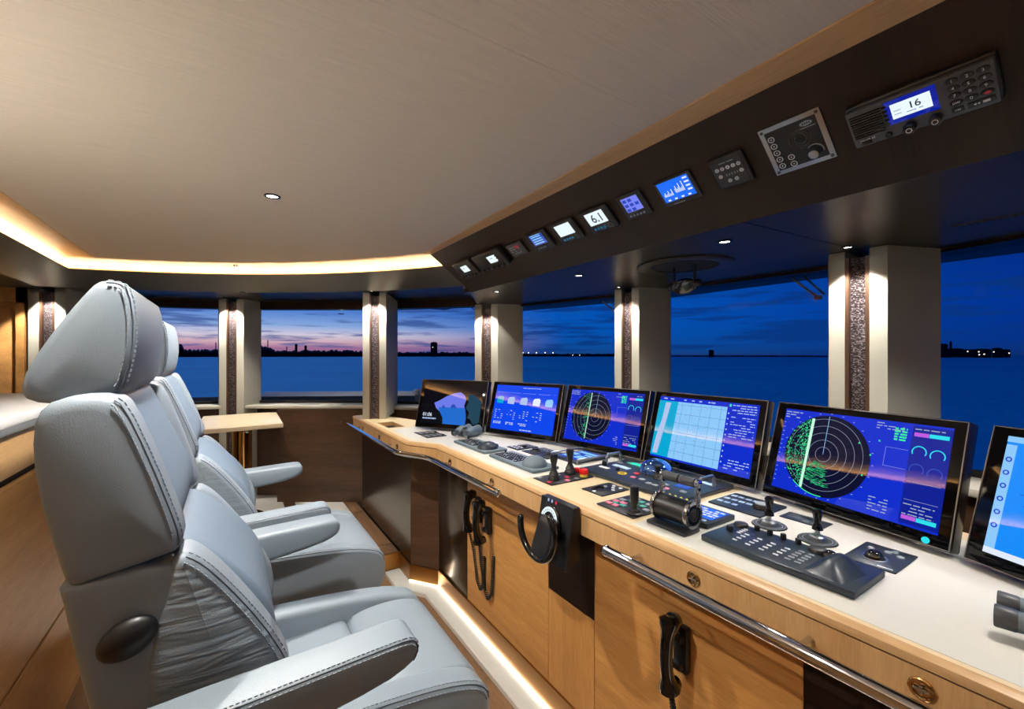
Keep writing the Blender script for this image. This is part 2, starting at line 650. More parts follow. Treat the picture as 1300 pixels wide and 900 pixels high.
    def mesh(self, name, mat, angle=35.0):
        bmesh.ops.recalc_face_normals(self.bm, faces=self.bm.faces[:])
        me = bpy.data.meshes.new(name)
        self.bm.to_mesh(me)
        self.bm.free()
        me.materials.append(M[mat] if isinstance(mat, str) else mat)
        for p in me.polygons:
            p.use_smooth = True
        me.set_sharp_from_angle(angle=math.radians(angle))
        return me
    def build(self, name, mat, parent=None, label=None, kind=None, angle=35.0, flat_up=False):
        me = self.mesh(name, mat, angle)
        o = bpy.data.objects.new(name, me)
        col.objects.link(o)
        if parent is not None:
            o.parent = parent
        if label:
            o['label'] = label
        if kind:
            o['kind'] = kind
        return o

def thing(name, label, cat, loc=(0, 0, 0), rotz=0.0, group=None, mat=None):
    o = bpy.data.objects.new(name, None)
    o.empty_display_size = 0.05
    col.objects.link(o)
    if mat is not None:
        o.matrix_world = mat
    else:
        o.location = loc
        o.rotation_euler = (0, 0, rotz)
    o['label'] = label
    o['category'] = cat
    if group:
        o['group'] = group
    return o
def tag(o, label, cat, group=None):
    o['label'] = label
    o['category'] = cat
    if group:
        o['group'] = group
    return o
def struct(o, label=None, cat=None):
    o['kind'] = 'structure'
    if label:
        o['label'] = label
    if cat:
        o['category'] = cat
    return o
def holder(name, label, cat):
    o = bpy.data.objects.new(name, None)
    col.objects.link(o)
    return struct(o, label, cat)
def text(s, size, mat, parent, x, y, z=0.001, name='lettering', align='CENTER', T=None):
    cu = bpy.data.curves.new('txt', 'FONT')
    cu.body = s
    cu.size = size
    cu.offset = size * 0.008
    cu.align_x = align
    cu.align_y = 'CENTER'
    tmp = bpy.data.objects.new('txt', cu)
    me = bpy.data.meshes.new_from_object(tmp)
    bpy.data.objects.remove(tmp)
    bpy.data.curves.remove(cu)
    me.materials.clear()
    me.materials.append(M[mat])
    o = bpy.data.objects.new(name, me)
    col.objects.link(o)
    o.parent = parent
    o.location = (x, y, z)
    return o
def frame(origin, x, y):
    x, y = Vector(x).normalized(), Vector(y).normalized()
    z = x.cross(y).normalized()
    m = Matrix.Identity(4)
    for i, v in enumerate((x, y, z)):
        m[0][i], m[1][i], m[2][i] = v
    m.translation = Vector(origin)
    return m
def copy_thing(root, loc=None, label=None):
    r = root.copy()
    col.objects.link(r)
    if loc is not None:
        r.location = loc
    if label:
        r['label'] = label
    for ch in root.children:
        c = ch.copy()
        col.objects.link(c)
        c.parent = r
        for g in ch.children:
            d = g.copy()
            col.objects.link(d)
            d.parent = c
    return r

# ------------------------------------------------------------------ setting: plan of the wheelhouse
# corners of the window ring (one pillar at each)
V = [(1.72, -2.4), (2.07, -0.95), (2.42, 0.72), (2.345, 2.02), (2.01, 3.28), (1.2, 4.17), (0.08, 4.90), (-1.30, 5.22)]
WIN_BOTTOM, WIN_TOP, SOFFIT = 0.97, 1.88, 1.87

# floor
fl = holder('floor', 'floor of the wheelhouse with pale paving and walnut borders', 'floor')
MB().prism([(-2.2, -2.6), (2.5, -2.6), (2.6, 2.86), (-2.2, 2.86)], -0.06, 0.0).build('floor_slab', 'walnut_floor', fl)
MB().sweep([(0.966, 2.858), (0.966, 2.667), (1.087, 2.500), (1.087, -1.0)], [(0.0085, 0.0), (0.104, 0.0), (0.104, 0.021), (0.100, 0.025), (0.0085, 0.025)]).build('footwell_strip', 'pale_floor', fl, label='pale strip along the console foot')
pf = holder('floor_platform', 'raised floor beside the far bulkhead with walnut edge planks', 'floor')
MB().prism([(-2.2, 2.87), (2.5, 2.87), (2.5, 6.0), (-2.2, 6.0)], 0.0, 0.118).build('platform_slab', 'gap_black', pf)
for x0, x1, y0, y1 in ((-1.6, 0.408, 2.90, 5.2), (0.498, 0.86, 2.90, 4.6)):
    MB().box(((x0 + x1) / 2, (y0 + y1) / 2, 0.124), (x1 - x0, y1 - y0, 0.012)).build('floor_panel', 'pale_floor', pf)
MB().box((0.453, 4.05, 0.124), (0.084, 2.3, 0.012)).build('inlay_strip', 'walnut', pf)
for y0, y1 in ((2.885, 3.03), (3.036, 3.79), (3.796, 4.09)):
    MB().box((0.912, (y0 + y1) / 2, 0.124), (0.092, y1 - y0, 0.012), bevel=0.002).build('plank', 'walnut_floor', pf)
MB().box((-0.6, 2.872, 0.0645), (3.13, 0.012, 0.129)).build('riser', 'bronze_metal', pf, label='bronze metal step riser')

# ceiling ring: white panels, oak band, glowing cove, dark fascia, soffit
A, B, C_ = Vector((1.05, 2.66)), Vector((0.047, 3.645)), Vector((-0.76, 3.985))
def circle3(a, b, c):
    d = 2 * (a.x * (b.y - c.y) + b.x * (c.y - a.y) + c.x * (a.y - b.y))
    ux = ((a.length_squared) * (b.y - c.y) + b.length_squared * (c.y - a.y) + c.length_squared * (a.y - b.y)) / d
    uy = ((a.length_squared) * (c.x - b.x) + b.length_squared * (a.x - c.x) + c.length_squared * (b.x - a.x)) / d
    return Vector((ux, uy)), (a - Vector((ux, uy))).length
cc, cr = circle3(A, B, C_)
aa, ac = math.atan2(A.y - cc.y, A.x - cc.x), math.atan2(C_.y - cc.y, C_.x - cc.x)
ARC = [(cc.x + cr * math.cos(aa + (ac - aa) * i / 24), cc.y + cr * math.sin(aa + (ac - aa) * i / 24)) for i in range(25)]
tan0 = (Vector(ARC[1]) - Vector(ARC[0])).normalized()
RING = ARC + [(-0.76, -2.4)]
RING_EXT = [tuple(Vector(ARC[0]) - tan0 * 0.55)] + RING
ce = holder('ceiling', 'pale fabric ceiling panels framed by an oak band', 'ceiling')
poly = [(0.93 + 0.0237 * (y + 2.4), y) for y in (-2.4, 0.785, 2.0)]
xr = lambda y: 0.93 + 0.0237 * (y + 2.4)
g = 0.0004
MB().prism([(-0.76, -2.4), (xr(-2.4), -2.4), (xr(0.785), 0.785 - g), (-0.76, 0.785 - g)], 2.10, 2.118).build('ceiling_panel', 'ceiling_fabric', ce)
MB().prism([(-0.76, 0.785 + g), (xr(0.785), 0.785 + g), (xr(2.0), 2.0 - g), (-0.76, 2.0 - g)], 2.10, 2.118).build('ceiling_panel', 'ceiling_fabric', ce)
MB().prism([(-0.76, 2.0 + g), (xr(2.0), 2.0 + g)] + ARC[:-1] + [(-0.76, 3.985)], 2.10, 2.118).build('ceiling_panel', 'ceiling_fabric', ce)
MB().prism([(-2.4, -2.5), (2.8, -2.5), (2.8, 6.2), (-2.4, 6.2)], 2.135, 2.2).build('deckhead', 'grey_edge', ce)
MB().sweep(RING_EXT, [(0.0015, 2.10), (0.30, 2.10), (0.30, 2.125), (0.0015, 2.125)]).build('oak_band', 'trim_oak', ce)
MB().prism([(xr(-2.4) + 0.002, -2.4), (xr(2.66) + 0.002, 2.66), (1.112, 2.72), (1.085, -2.4)], 2.097, 2.122).build('oak_band', 'trim_oak', ce)
tr1 = struct(MB().sweep(RING_EXT, [(0.165, 2.044), (0.19, 2.056), (0.42, 1.955), (0.41, 1.945)]).build('trim_1', 'fascia_metal'),
             'dark brushed fascia curving around under the ceiling light cove', 'trim')
MB().sweep(RING_EXT, [(0.30, 2.10), (0.32, 2.10), (0.32, 1.99), (0.30, 1.99)]).build('cove_back', 'trim_oak', tr1)
led = tag(MB().sweep(RING, [(0.235, 2.040), (0.265, 2.026), (0.267, 2.033), (0.238, 2.046)]).build('light_strip', 'led_warm'),
          'warm glowing light strip tucked into the ceiling cove', 'light')
sf = holder('ceiling_soffit', 'dark gloss soffit over the windows and the console', 'ceiling')
MB().sweep(RING_EXT, [(0.40, 1.95), (1.75, 1.95), (1.75, 1.975), (0.40, 1.975)]).build('soffit_panel', 'soffit_gloss', sf)
sp_y = lambda x: 0.763 - (x - 1.374) * 0.062
fr = [(1.357, 2.70), (1.43, 2.74), (1.86, 3.40), (2.35, 3.62), (2.75, 2.1), (2.75, sp_y(2.75) + 0.002), (1.357, sp_y(1.357) + 0.002)]
MB().prism(fr, SOFFIT, SOFFIT + 0.03).build('soffit_panel', 'soffit_gloss', sf)
MB().prism([(1.357, sp_y(1.357) - 0.002), (2.75, sp_y(2.75) - 0.002), (2.75, -2.4), (1.357, -2.4)], SOFFIT, SOFFIT + 0.03).build('soffit_panel', 'soffit_gloss', sf)
MB().sweep([(1.36, 2.71), (1.43, 2.75), (1.86, 3.41), (2.35, 3.63)], [(0, SOFFIT + 0.03), (0.01, SOFFIT + 0.03), (0.01, 1.96), (0, 1.96)]).build('soffit_step', 'grey_edge', sf)

# overhead instrument panel
PX0, PZ0, PX1, PZ1 = 1.345, 1.88, 1.09, 2.105
PU = Vector((PX1 - PX0, 0, PZ1 - PZ0)).normalized()
PANEL = frame((PX0, 0, PZ0), (0, -1, 0), PU)        # local x = to the operator's right, y = up the slope, z = out of the panel
op = thing('overhead_console', 'dark wood overhead panel sloping above the console, carrying the radios', 'panel', mat=PANEL)
MB().prism([(-2.665, 0.340), (2.4, 0.340), (2.4, -0.018), (-2.60, -0.022)], -0.02, 0.0).build('board', 'walnut_dark', op)
MB().prism([(-2.64, 0.33), (2.38, 0.33), (2.38, 0.0), (-2.58, 0.0)], -0.10, -0.021).build('backing', 'gap_black', op)

# window ring: bulkhead, header, panes, sills, pillars
def seg_frame(i):
    a, b = Vector(V[i]), Vector(V[i + 1])
    d = (b - a).normalized()
    return a, b, d, Vector((-d.y, d.x))      # inward normal (left of travel towards +Y ... room side)
wn = 0
WIN_L = ['window beyond the starboard end pillar', 'window at the right edge with the lit skyline', 'window behind the sea chart monitor with one wiper',
         'window above the second and third monitors with a row of shore lamps', 'window with the dark tower block behind the cave picture monitor',
         'window right of the small table with chimneys on the horizon', 'window behind the chair headrests left of the table pillar']
for i in range(len(V) - 1):
    a, b, d, n = seg_frame(i)
    L = (b - a).length
    T = Matrix.Translation((a.x, a.y, 0)) @ Matrix(((d.x, n.x, 0, 0), (d.y, n.y, 0, 0), (0, 0, 1, 0), (0, 0, 0, 1)))
    if i >= 4:
        top, low = 1.88, 0.118
    else:
        top, low = SOFFIT, 0.0
    wn += 1
    w = holder('window_%d' % wn, WIN_L[i], 'window')
    MB().box((L / 2, 0, (WIN_BOTTOM + top + 0.02) / 2), (L, 0.012, top + 0.02 - WIN_BOTTOM), T).build('pane', 'window_glass', w)
    MB().box((L / 2, 0.10, WIN_BOTTOM + 0.006), (L, 0.23, 0.03), T, bevel=0.006).build('window_sill', 'sill_cream', w)
    MB().box((L / 2, 0.0, WIN_BOTTOM + 0.03), (L, 0.03, 0.03), T).build('frame_rail', 'gap_black', w)
wl = holder('wall_front', 'bulkhead under the windows clad in dark striped walnut', 'wall')
for i in range(len(V) - 1):
    a, b, d, n = seg_frame(i)
    L = (b - a).length
    T = Matrix.Translation((a.x, a.y, 0)) @ Matrix(((d.x, n.x, 0, 0), (d.y, n.y, 0, 0), (0, 0, 1, 0), (0, 0, 0, 1)))
    lo = 0.118 if i >= 4 else 0.0
    if i == 5:
        # deep part right of the table, shallow recess behind the table
        MB().box((0.42, 0.12, (lo + 0.96) / 2), (0.84, 0.24, 0.96 - lo), T).build('bulkhead_panel', 'walnut', wl)
        MB().box((0.84 + (L - 0.84) / 2, 0.02, (lo + 0.96) / 2), (L - 0.84, 0.06, 0.96 - lo), T).build('bulkhead_panel', 'walnut', wl)
    else:
        MB().box((L / 2, 0.08, (lo + 0.96) / 2), (L, 0.2, 0.96 - lo), T).build('bulkhead_panel', 'walnut', wl)
    MB().box((L / 2, -0.05, 1.925 if i >= 4 else 1.90), (L, 0.12, 0.09), T).build('window_header', 'walnut_dark', wl)
def pillar(name, p0, p1, q0, q1, z0, z1, label):
    """front face p0 -> p1 (left to right as seen from inside), back corners q0, q1"""
    h = holder(name, label, 'pillar')
    p0, p1, q0, q1 = [Vector(v) for v in (p0, p1, q0, q1)]
    u = (p1 - p0)
    W = u.length
    u = u / W
    n = Vector((u.y, -u.x))
    if n.dot(p0 - q0) < 0:
        n = -n
    a, b = 0.29 * W, 0.71 * W
    c1, c2 = p0 + u * a, p0 + u * b
    back = n * -0.03
    MB().prism([p0, c1, c1 + back, q0 * 0.6 + q1 * 0.4, q0], z0, z1, bevel=0.004).build('casing', 'pillar_cream', h)
    MB().prism([c2, p1, q1, q0 * 0.4 + q1 * 0.6, c2 + back], z0, z1, bevel=0.004).build('casing', 'pillar_cream', h)
    tw = 0.07 * W
    for e0, e1 in ((c1, c1 + u * tw), (c2 - u * tw, c2)):
        MB().prism([e0, e1, e1 + back * 0.9, e0 + back * 0.9], z0, z1 - 0.03).build('wood_edging', 'dark_trim_wood', h)
    m0, m1 = c1 + u * tw, c2 - u * tw
    MB().prism([m0 + back * 0.55, m1 + back * 0.55, m1 + back, m0 + back], z0, z1 - 0.03).build('mosaic_strip', 'mosaic', h)
    lp = p0 * 0.5 + p1 * 0.5 + n * 0.085
    return h, lp, n
PIL = []
PIL.append(pillar('wall_pillar_1', (2.112, 0.815), (2.112, 0.62), (2.40, 0.93), (2.36, 0.527), 0.0, SOFFIT, 'broad cream pillar with mosaic strip behind the large radar monitor'))
PIL.append(pillar('wall_pillar_2', (2.105, 2.02), (2.135, 1.845), (2.37, 2.24), (2.37, 1.79), 0.0, SOFFIT, 'cream pillar with mosaic strip beside the round ceiling hatch'))
PIL.append(pillar('wall_pillar_3', (1.745, 3.265), (1.865, 3.09), (1.93, 3.46), (2.08, 3.04), 0.0, SOFFIT, 'cream pillar with mosaic strip behind the second monitor'))
PIL.append(pillar('wall_pillar_4', (0.905, 3.60), (1.065, 3.505), (1.10, 4.06), (1.33, 4.02), 0.931, 1.95, 'cream pillar with mosaic strip rising from the far end of the console'))
PIL.append(pillar('wall_pillar_5', (-0.07, 4.72), (0.115, 4.60), (-0.08, 4.92), (0.262, 4.79), 0.118, 1.95, 'cream pillar with mosaic strip behind the small table'))
PIL.append(pillar('wall_pillar_6', (-1.27, 4.76), (-1.03, 4.60), (-1.34, 5.20), (-0.90, 5.10), 0.118, 1.95, 'cream pillar with mosaic strip beside the oak wall'))
PIL.append(pillar('wall_pillar_7', (1.80, -0.83), (1.74, -1.03), (2.06, -0.75), (2.0, -1.15), 0.0, SOFFIT, 'cream pillar with mosaic strip at the starboard end'))

# oak wall at the far left, aft wall, side walls
wl2 = holder('wall_left', 'oak panelled wall at the far left with framed panel', 'wall')
MB().box((-1.86, 4.84, 1.03), (1.14, 0.1, 1.85)).build('wall_board', 'aft_oak', wl2)
for x0, x1, z0, z1 in ((-1.335, -1.29, 0.12, 1.95), (-2.4, -1.29, 1.84, 1.95)):
    MB().box(((x0 + x1) / 2, 4.775, (z0 + z1) / 2), (x1 - x0, 0.03, z1 - z0)).build('stile', 'aft_oak', wl2)
MB().box((-1.76, 4.785, 0.95), (0.80, 0.012, 1.70), bevel=0.005).build('framed_panel', 'aft_oak', wl2)
MB().box((-2.42, 1.3, 1.05), (0.06, 7.6, 2.2)).build('side_board', 'aft_oak', wl2)
wb = struct(MB().box((0.1, -2.46, 1.05), (5.2, 0.08, 2.2)).build('wall_back', 'walnut'), 'walnut wall behind the viewer', 'wall')

# skirting of the console
BASE = [(0.966, 2.872), (0.966, 2.667), (1.087, 2.500), (1.087, -1.0)]
bs = struct(MB().sweep(BASE, [(0.0, 0.004), (0.008, 0.004), (0.008, 0.126), (0.0, 0.126)]).build('baseboard_console', 'bronze_metal'),
            'bronze metal skirting along the foot of the console', 'baseboard')
MB().sweep(BASE[1:], [(0.0085, 0.0265), (0.0125, 0.0265), (0.0125, 0.031), (0.0085, 0.031)]).build('foot_light', 'led_floor', bs, label='glowing light line along the bronze skirting')

# ------------------------------------------------------------------ console: worktop, cabinets, rails
WT = 0.93
FRONT = [(0.912, 3.86), (0.915, 2.535), (1.026, 2.350), (1.026, -1.0)]     # where the flat top meets the nosing
wt = thing('console_worktop', 'long cream console worktop with rounded oak front edge', 'worktop')
BACKL = [(1.74, -1.0), (1.80, 0.3), (1.86, 0.9), (1.86, 1.45), (1.79, 1.98), (1.62, 2.5), (1.36, 2.96), (1.22, 3.40), (1.18, 3.52), (1.02, 3.86)]
TRAY = (0.945, 1.075, 3.07, 3.36)
hole = [(TRAY[0], TRAY[2]), (TRAY[1], TRAY[2]), (TRAY[1], TRAY[3]), (TRAY[0], TRAY[3])]
MB().prism(FRONT + BACKL, WT - 0.018, WT, holes=[hole]).build('top_surface', 'worktop_oak', wt)
for pl_ in ([(1.040, -1.0), (1.66, -1.0), (1.72, 0.3), (1.80, 0.90), (1.80, 0.925), (1.040, 0.925)], [(1.045, 1.505), (1.80, 1.505), (1.74, 1.98), (1.58, 2.46), (1.32, 2.92), (1.15, 3.0), (0.945, 3.0), (0.945, 2.53), (1.045, 2.36)]):
    MB().prism(pl_, WT - 0.002, WT + 0.0006).build('inlay', 'worktop_cream', wt)
nose = [(0.0, WT), (0.012, WT - 0.0005), (0.022, WT - 0.004), (0.0255, WT - 0.010), (0.026, WT - 0.0185), (0.0, WT - 0.0185)]
MB().sweep(FRONT, nose).build('nosing', 'oak_pale', wt)
tm = MB()
x0, x1, y0, y1 = TRAY
for c, s in (((x0 + 0.004, (y0 + y1) / 2, WT - 0.03), (0.008, y1 - y0, 0.058)), ((x1 - 0.004, (y0 + y1) / 2, WT - 0.03), (0.008, y1 - y0, 0.058)),
             (((x0 + x1) / 2, y0 + 0.004, WT - 0.03), (x1 - x0 - 0.016, 0.008, 0.058)), (((x0 + x1) / 2, y1 - 0.004, WT - 0.03), (x1 - x0 - 0.016, 0.008, 0.058)),
             (((x0 + x1) / 2, (y0 + y1) / 2, WT - 0.057), (x1 - x0, y1 - y0, 0.006))):
    tm.box(c, s)
tm.build('recessed_tray', 'oak_pale', wt)

def pull(parent, X, Y, Z, r=0.017):
    """round flush pull with a T bar, facing -X"""
    T = frame((X, Y, Z), (0, -1, 0), (0, 0, 1))
    p = MB().lathe([(r * 0.72, -0.001), (r * 0.78, 0.003), (r, 0.004), (r * 1.12, 0.0025), (r * 1.15, 0.0)], T, 24).lathe([(0, 0.0004), (r * 0.75, 0.0004)], T, 24).build('pull', 'gold_chrome', parent)
    MB().box((0, 0, 0.004), (r * 1.35, r * 0.30, 0.004), T, bevel=0.001).box((0, 0, 0.004), (r * 0.34, r * 0.9, 0.005), T, bevel=0.001).build('pull_bar', 'chrome', p)
def cabinet(label, y0, y1, panel, pulls, xf=1.0, xp=1.087, zt=0.838, name='console_cabinet', cat='cabinet'):
    c = thing(name, label, cat, (xp, (y0 + y1) / 2, 0))
    oy = (y0 + y1) / 2
    w = y1 - y0
    L = lambda X, Y, Z: (X - xp, Y - oy, Z)
    MB().box(L((xp + 0.012 + 1.55) / 2 if xp > 1 else xp + 0.075, oy, 0.51), (1.55 - xp - 0.012 if xp > 1 else 0.12, w - 0.002, 0.78)).build('carcass', 'gap_black', c)
    d = MB().box(L((xf + 0.004 + xp + 0.02) / 2, oy, 0.8723), (xp + 0.016 - xf, w, 0.0686)).build('drawer_front', 'oak_apron', c)
    for Y, Z in pulls:
        pull(d, xf - xp + 0.0035, Y - oy, Z)
    if panel:
        MB().box(L(xp + 0.006, oy, (0.127 + zt) / 2), (0.012, w - 0.003, zt - 0.127)).build('door', panel, c)
    return c, oy
cabinet('dark brushed metal cabinet front under the far end of the console', 2.667, 3.86, 'dark_metal', [(3.534, 0.866), (3.087, 0.866), (2.700, 0.868)], xf=0.888, xp=0.966)
# angled corner unit
cu = thing('corner_cabinet', 'narrow angled dark oak unit at the bend of the console', 'cabinet', (1.02, 2.58, 0))
MB().prism([(-0.054, 0.087), (0.067, -0.080), (0.10, -0.05), (-0.02, 0.11)], 0.127, 0.838).build('corner_panel', 'walnut', cu)
MB().prism([(0.888 - 1.02, 2.667 - 2.58), (0.888 - 1.02, 2.535 - 2.58), (1.0 - 1.02, 2.342 - 2.58), (1.11 - 1.02, 2.342 - 2.58), (1.11 - 1.02, 2.667 - 2.58)], 0.838, 0.9066).build('drawer_front', 'oak_apron', cu)
c3, o3 = cabinet('slim brushed metal cabinet front between angled corner and telephone door', 2.120, 2.342, None, [(2.161, 0.869)])
MB().box((0.006, 2.31 - o3, 0.4825), (0.012, 0.376, 0.711), bevel=0.001).build('door', 'dark_metal', c3)
cabinet('oak cabinet with two telephone handsets hanging on its door', 1.405, 2.120, 'oak_across', [(1.712, 0.871)])
c5, o5 = cabinet('narrow cabinet below the steering tiller with dark walnut inset', 1.140, 1.405, None, [])
MB().box((0.006, 0, 0.315), (0.012, 0.262, 0.376)).build('lower_door', 'oak', c5)
MB().box((0.008, 0, 0.672), (0.012, 0.262, 0.332)).build('upper_inset', 'walnut_dark', c5)
cabinet('oak cabinet with a single telephone handset on its door', 0.468, 1.140, 'oak_across', [(0.689, 0.873)])
cabinet('walnut fronted cabinet at the near right end of the console', -0.45, 0.468, 'walnut_dark', [(0.248, 0.873)])
cabinet('walnut fronted cabinet beyond the near right end of the console', -1.0, -0.45, 'walnut_dark', [])

def handrail(label, pts, brackets, rad=0.0155):
    h = thing('handrail', label, 'handrail', (0, 0, 0))
    MB().tube(pts, rad, 14).build('rail', 'chrome', h)
    for e in (pts[0], pts[-1]):
        MB().ball(e, rad * 1.12, None, 14, 8).build('end_cap', 'chrome', h)
    for p, q in brackets:
        MB().cyl(p, q, 0.006, None, 10).build('bracket', 'chrome', h)
    return h
RZ = 0.868
r1 = [(0.835, 3.98, RZ), (0.838, 3.5, RZ), (0.838, 2.60, RZ), (0.842, 2.545, RZ), (0.862, 2.49, RZ), (0.930, 2.36, RZ), (0.945, 2.30, RZ), (0.948, 2.2, RZ), (0.948, 1.575, RZ)]
handrail('chrome handrail bending around the far part of the console', r1, [((0.838, y, RZ), (0.8875, y, RZ)) for y in (3.6, 2.8)] + [((0.948, y, RZ), (0.9995, y, RZ)) for y in (2.15, 1.70)])
r2 = [(0.942, 0.935, RZ), (0.942, 0.5, RZ), (0.942, 0.1, RZ), (0.942, -0.7, RZ)]
handrail('straight chrome handrail in front of the near right drawers', r2, [((0.942, y, RZ), (0.9995, y, RZ)) for y in (0.86, 0.42, -0.3)])

# ------------------------------------------------------------------ display graphics
for nm, c in (('sc_blue', (8, 44, 205)), ('sc_blue2', (4, 70, 238)), ('sc_navy', (6, 10, 44)), ('sc_dark', (5, 5, 14)), ('sc_cyan', (0, 168, 212)),
              ('sc_pale', (140, 200, 250)), ('sc_sky', (20, 140, 250)), ('sc_white', (225, 235, 250)), ('sc_line', (150, 165, 190)), ('sc_grid', (60, 110, 165)),
              ('sc_green', (60, 235, 150)), ('sc_green2', (20, 150, 90)), ('sc_aqua', (40, 220, 235)), ('sc_magenta', (190, 90, 220)), ('sc_mint', (200, 255, 225)),
              ('sc_lilac', (108, 122, 232)), ('sc_sea', (14, 104, 206)), ('sc_rock', (14, 62, 84)), ('sc_teal', (20, 96, 130)), ('sc_deep', (8, 30, 150)), ('sc_lcd', (235, 250, 255)), ('sc_lcdblue', (30, 110, 255)),
              ('sc_violet', (120, 130, 245)), ('sc_land', (176, 196, 235)), ('sc_side', (40, 75, 180)), ('sc_red', (235, 40, 90)), ('sc_ink', (22, 30, 45)), ('sc_orange', (250, 190, 150))):
    glow(nm, rgb(*c), 1.0, gloss=nm in ('sc_blue', 'sc_blue2', 'sc_navy', 'sc_dark', 'sc_cyan', 'sc_pale', 'sc_sky', 'sc_deep', 'sc_side', 'sc_teal', 'sc_lilac'))

def rows(mb, x, y, w, n, dy, h, z, rnd, fill=0.8):
    """n lines of unreadable small print as short dashes"""
    for k in range(n):
        cx = x
        while cx < x + w:
            l = rnd.uniform(0.008, 0.022)
            if rnd.random() < fill:
                mb.rect(cx, y - k * dy, min(cx + l, x + w), y - k * dy + h, z)
            cx += l + 0.004
MON_W, MON_H, TILT = 0.535, 0.342, math.radians(16.0)
ARCM = [(1.085, 2.935), (1.385, 2.470), (1.570, 1.945), (1.650, 1.412), (1.640, 0.858), (1.528, 0.312), (1.30, -0.20)]
SX0, SX1, SY0, SY1 = -0.232, 0.238, 0.034, 0.318
def monitor(k, label):
    l, r = Vector(ARCM[k] + (0,)), Vector(ARCM[k + 1] + (0,))
    x = (r - l).normalized()
    away = Vector((-x.y, x.x, 0))
    y = Vector((0, 0, 1)) * math.cos(TILT) + away * math.sin(TILT)
    c = (l + r) / 2
    m = thing('monitor', label, 'monitor', mat=frame((c.x, c.y, WT + 0.0165), x, y))
    MB().box((0, MON_H / 2, -0.022), (MON_W, MON_H, 0.044), bevel=0.006).build('casing', 'monitor_case', m)
    MB().box((0, MON_H / 2, 0.0005), (MON_W - 0.012, MON_H - 0.012, 0.002), bevel=0.0008).build('front_glass', 'monitor_glass', m)
    t = MB()
    for s in (-1, 1):
        t.box((s * (MON_W / 2 - 0.0035), MON_H / 2, 0.0012), (0.0018, MON_H - 0.006, 0.003))
        t.box((0, MON_H / 2 + s * (MON_H / 2 - 0.0035), 0.0012), (MON_W - 0.01, 0.0018, 0.003))
    t.build('edge_trim', 'brushed_steel', m)
    T = frame((0, 0, 0), (1, 0, 0), (0, 1, 0))
    MB().box((0, 0.03, -0.055), (0.30, 0.05, 0.03), bevel=0.004).build('mounting_foot', 'monitor_case', m)
    return m
def screen(m, mat):
    return MB().rect(SX0, SY0, SX1, SY1, 0.0022).build('screen', mat, m)
Z1, Z2, Z3, Z4 = 0.0028, 0.0034, 0.0040, 0.0046
rnd = random.Random(5)

# 1: dark desktop picture with a bright cave mouth
m1 = monitor(0, 'monitor showing a dark cave picture with a clock, farthest on the console')
s = screen(m1, 'sc_dark')
MB().poly([(x, y, Z1) for x, y in ((-0.135, 0.175), (-0.10, 0.19), (-0.04, 0.225), (0.02, 0.248), (0.065, 0.255), (0.10, 0.235), (0.115, 0.205), (0.105, 0.165), (0.12, 0.13), (0.13, 0.085), (0.13, 0.034), (-0.045, 0.034), (-0.05, 0.075), (-0.08, 0.115), (-0.115, 0.14))]).build('picture_sky', 'sc_lilac', s)
MB().poly([(x, y, Z2) for x, y in ((-0.095, 0.145), (0.11, 0.150), (0.12, 0.13), (0.13, 0.085), (0.13, 0.034), (-0.045, 0.034), (-0.05, 0.075), (-0.08, 0.115))]).build('picture_sea', 'sc_sea', s)
MB().poly([(x, y, Z1) for x, y in ((0.125, 0.235), (0.16, 0.246), (0.20, 0.222), (0.232, 0.20), (0.232, 0.06), (0.19, 0.04), (0.165, 0.075), (0.14, 0.085), (0.15, 0.12), (0.12, 0.15), (0.135, 0.19))]).build('picture_rock', 'sc_rock', s)
MB().poly([(x, y, Z3) for x, y in ((-0.068, 0.143), (-0.064, 0.158), (-0.056, 0.164), (-0.051, 0.155), (-0.044, 0.150), (-0.038, 0.143))]).build('picture_islet', 'sc_side', s)
MB().poly([(x, y, Z3) for x, y in ((0.0, 0.146), (0.006, 0.160), (0.016, 0.174), (0.024, 0.166), (0.030, 0.172), (0.040, 0.156), (0.050, 0.147))]).build('picture_islet', 'sc_side', s)
text('01:06', 0.034, 'sc_white', s, -0.215, 0.092, Z2, align='LEFT')
mk = MB(); rows(mk, -0.213, 0.062, 0.11, 1, 0.01, 0.009, Z2, rnd, 1.0); mk.build('small_print', 'sc_land', s, kind='stuff')
# 2: blue page with five thumbnails
m2 = monitor(1, 'monitor showing a plain blue page with a row of five small thumbnails')
s = screen(m2, 'sc_blue2')
for k, (cx, mt) in enumerate(((-0.185, 'sc_cyan'), (-0.098, 'sc_land'), (0.0, 'sc_land'), (0.095, 'sc_white'), (0.185, 'sc_pale'))):
    MB().poly([(cx + a * 0.027, 0.222 + b * 0.024, Z1) for a, b in ((-1, -0.9), (0.9, -1), (1, 0.5), (0.6, 1), (-0.7, 0.8), (-1, 0.3))]).build('thumbnail', mt, s)
mk = MB()
for k in range(4):
    for j in range(3):
        rows(mk, -0.215 + k * 0.098 + j * 0.026, 0.155, 0.014, 5, 0.013, 0.004, Z1, rnd, 0.75)
    if k < 3:
        rows(mk, -0.215 + k * 0.098, 0.078, 0.06, 2, 0.009, 0.006, Z1, rnd, 0.9)
rows(mk, -0.22, 0.270, 0.44, 1, 0.01, 0.0015, Z1, rnd, 0.9)
rows(mk, -0.02, 0.302, 0.16, 1, 0.01, 0.004, Z1, rnd, 0.9)
rows(mk, 0.0, 0.042, 0.09, 1, 0.01, 0.006, Z1, rnd, 0.9)
mk.build('small_print', 'sc_land', s, kind='stuff')

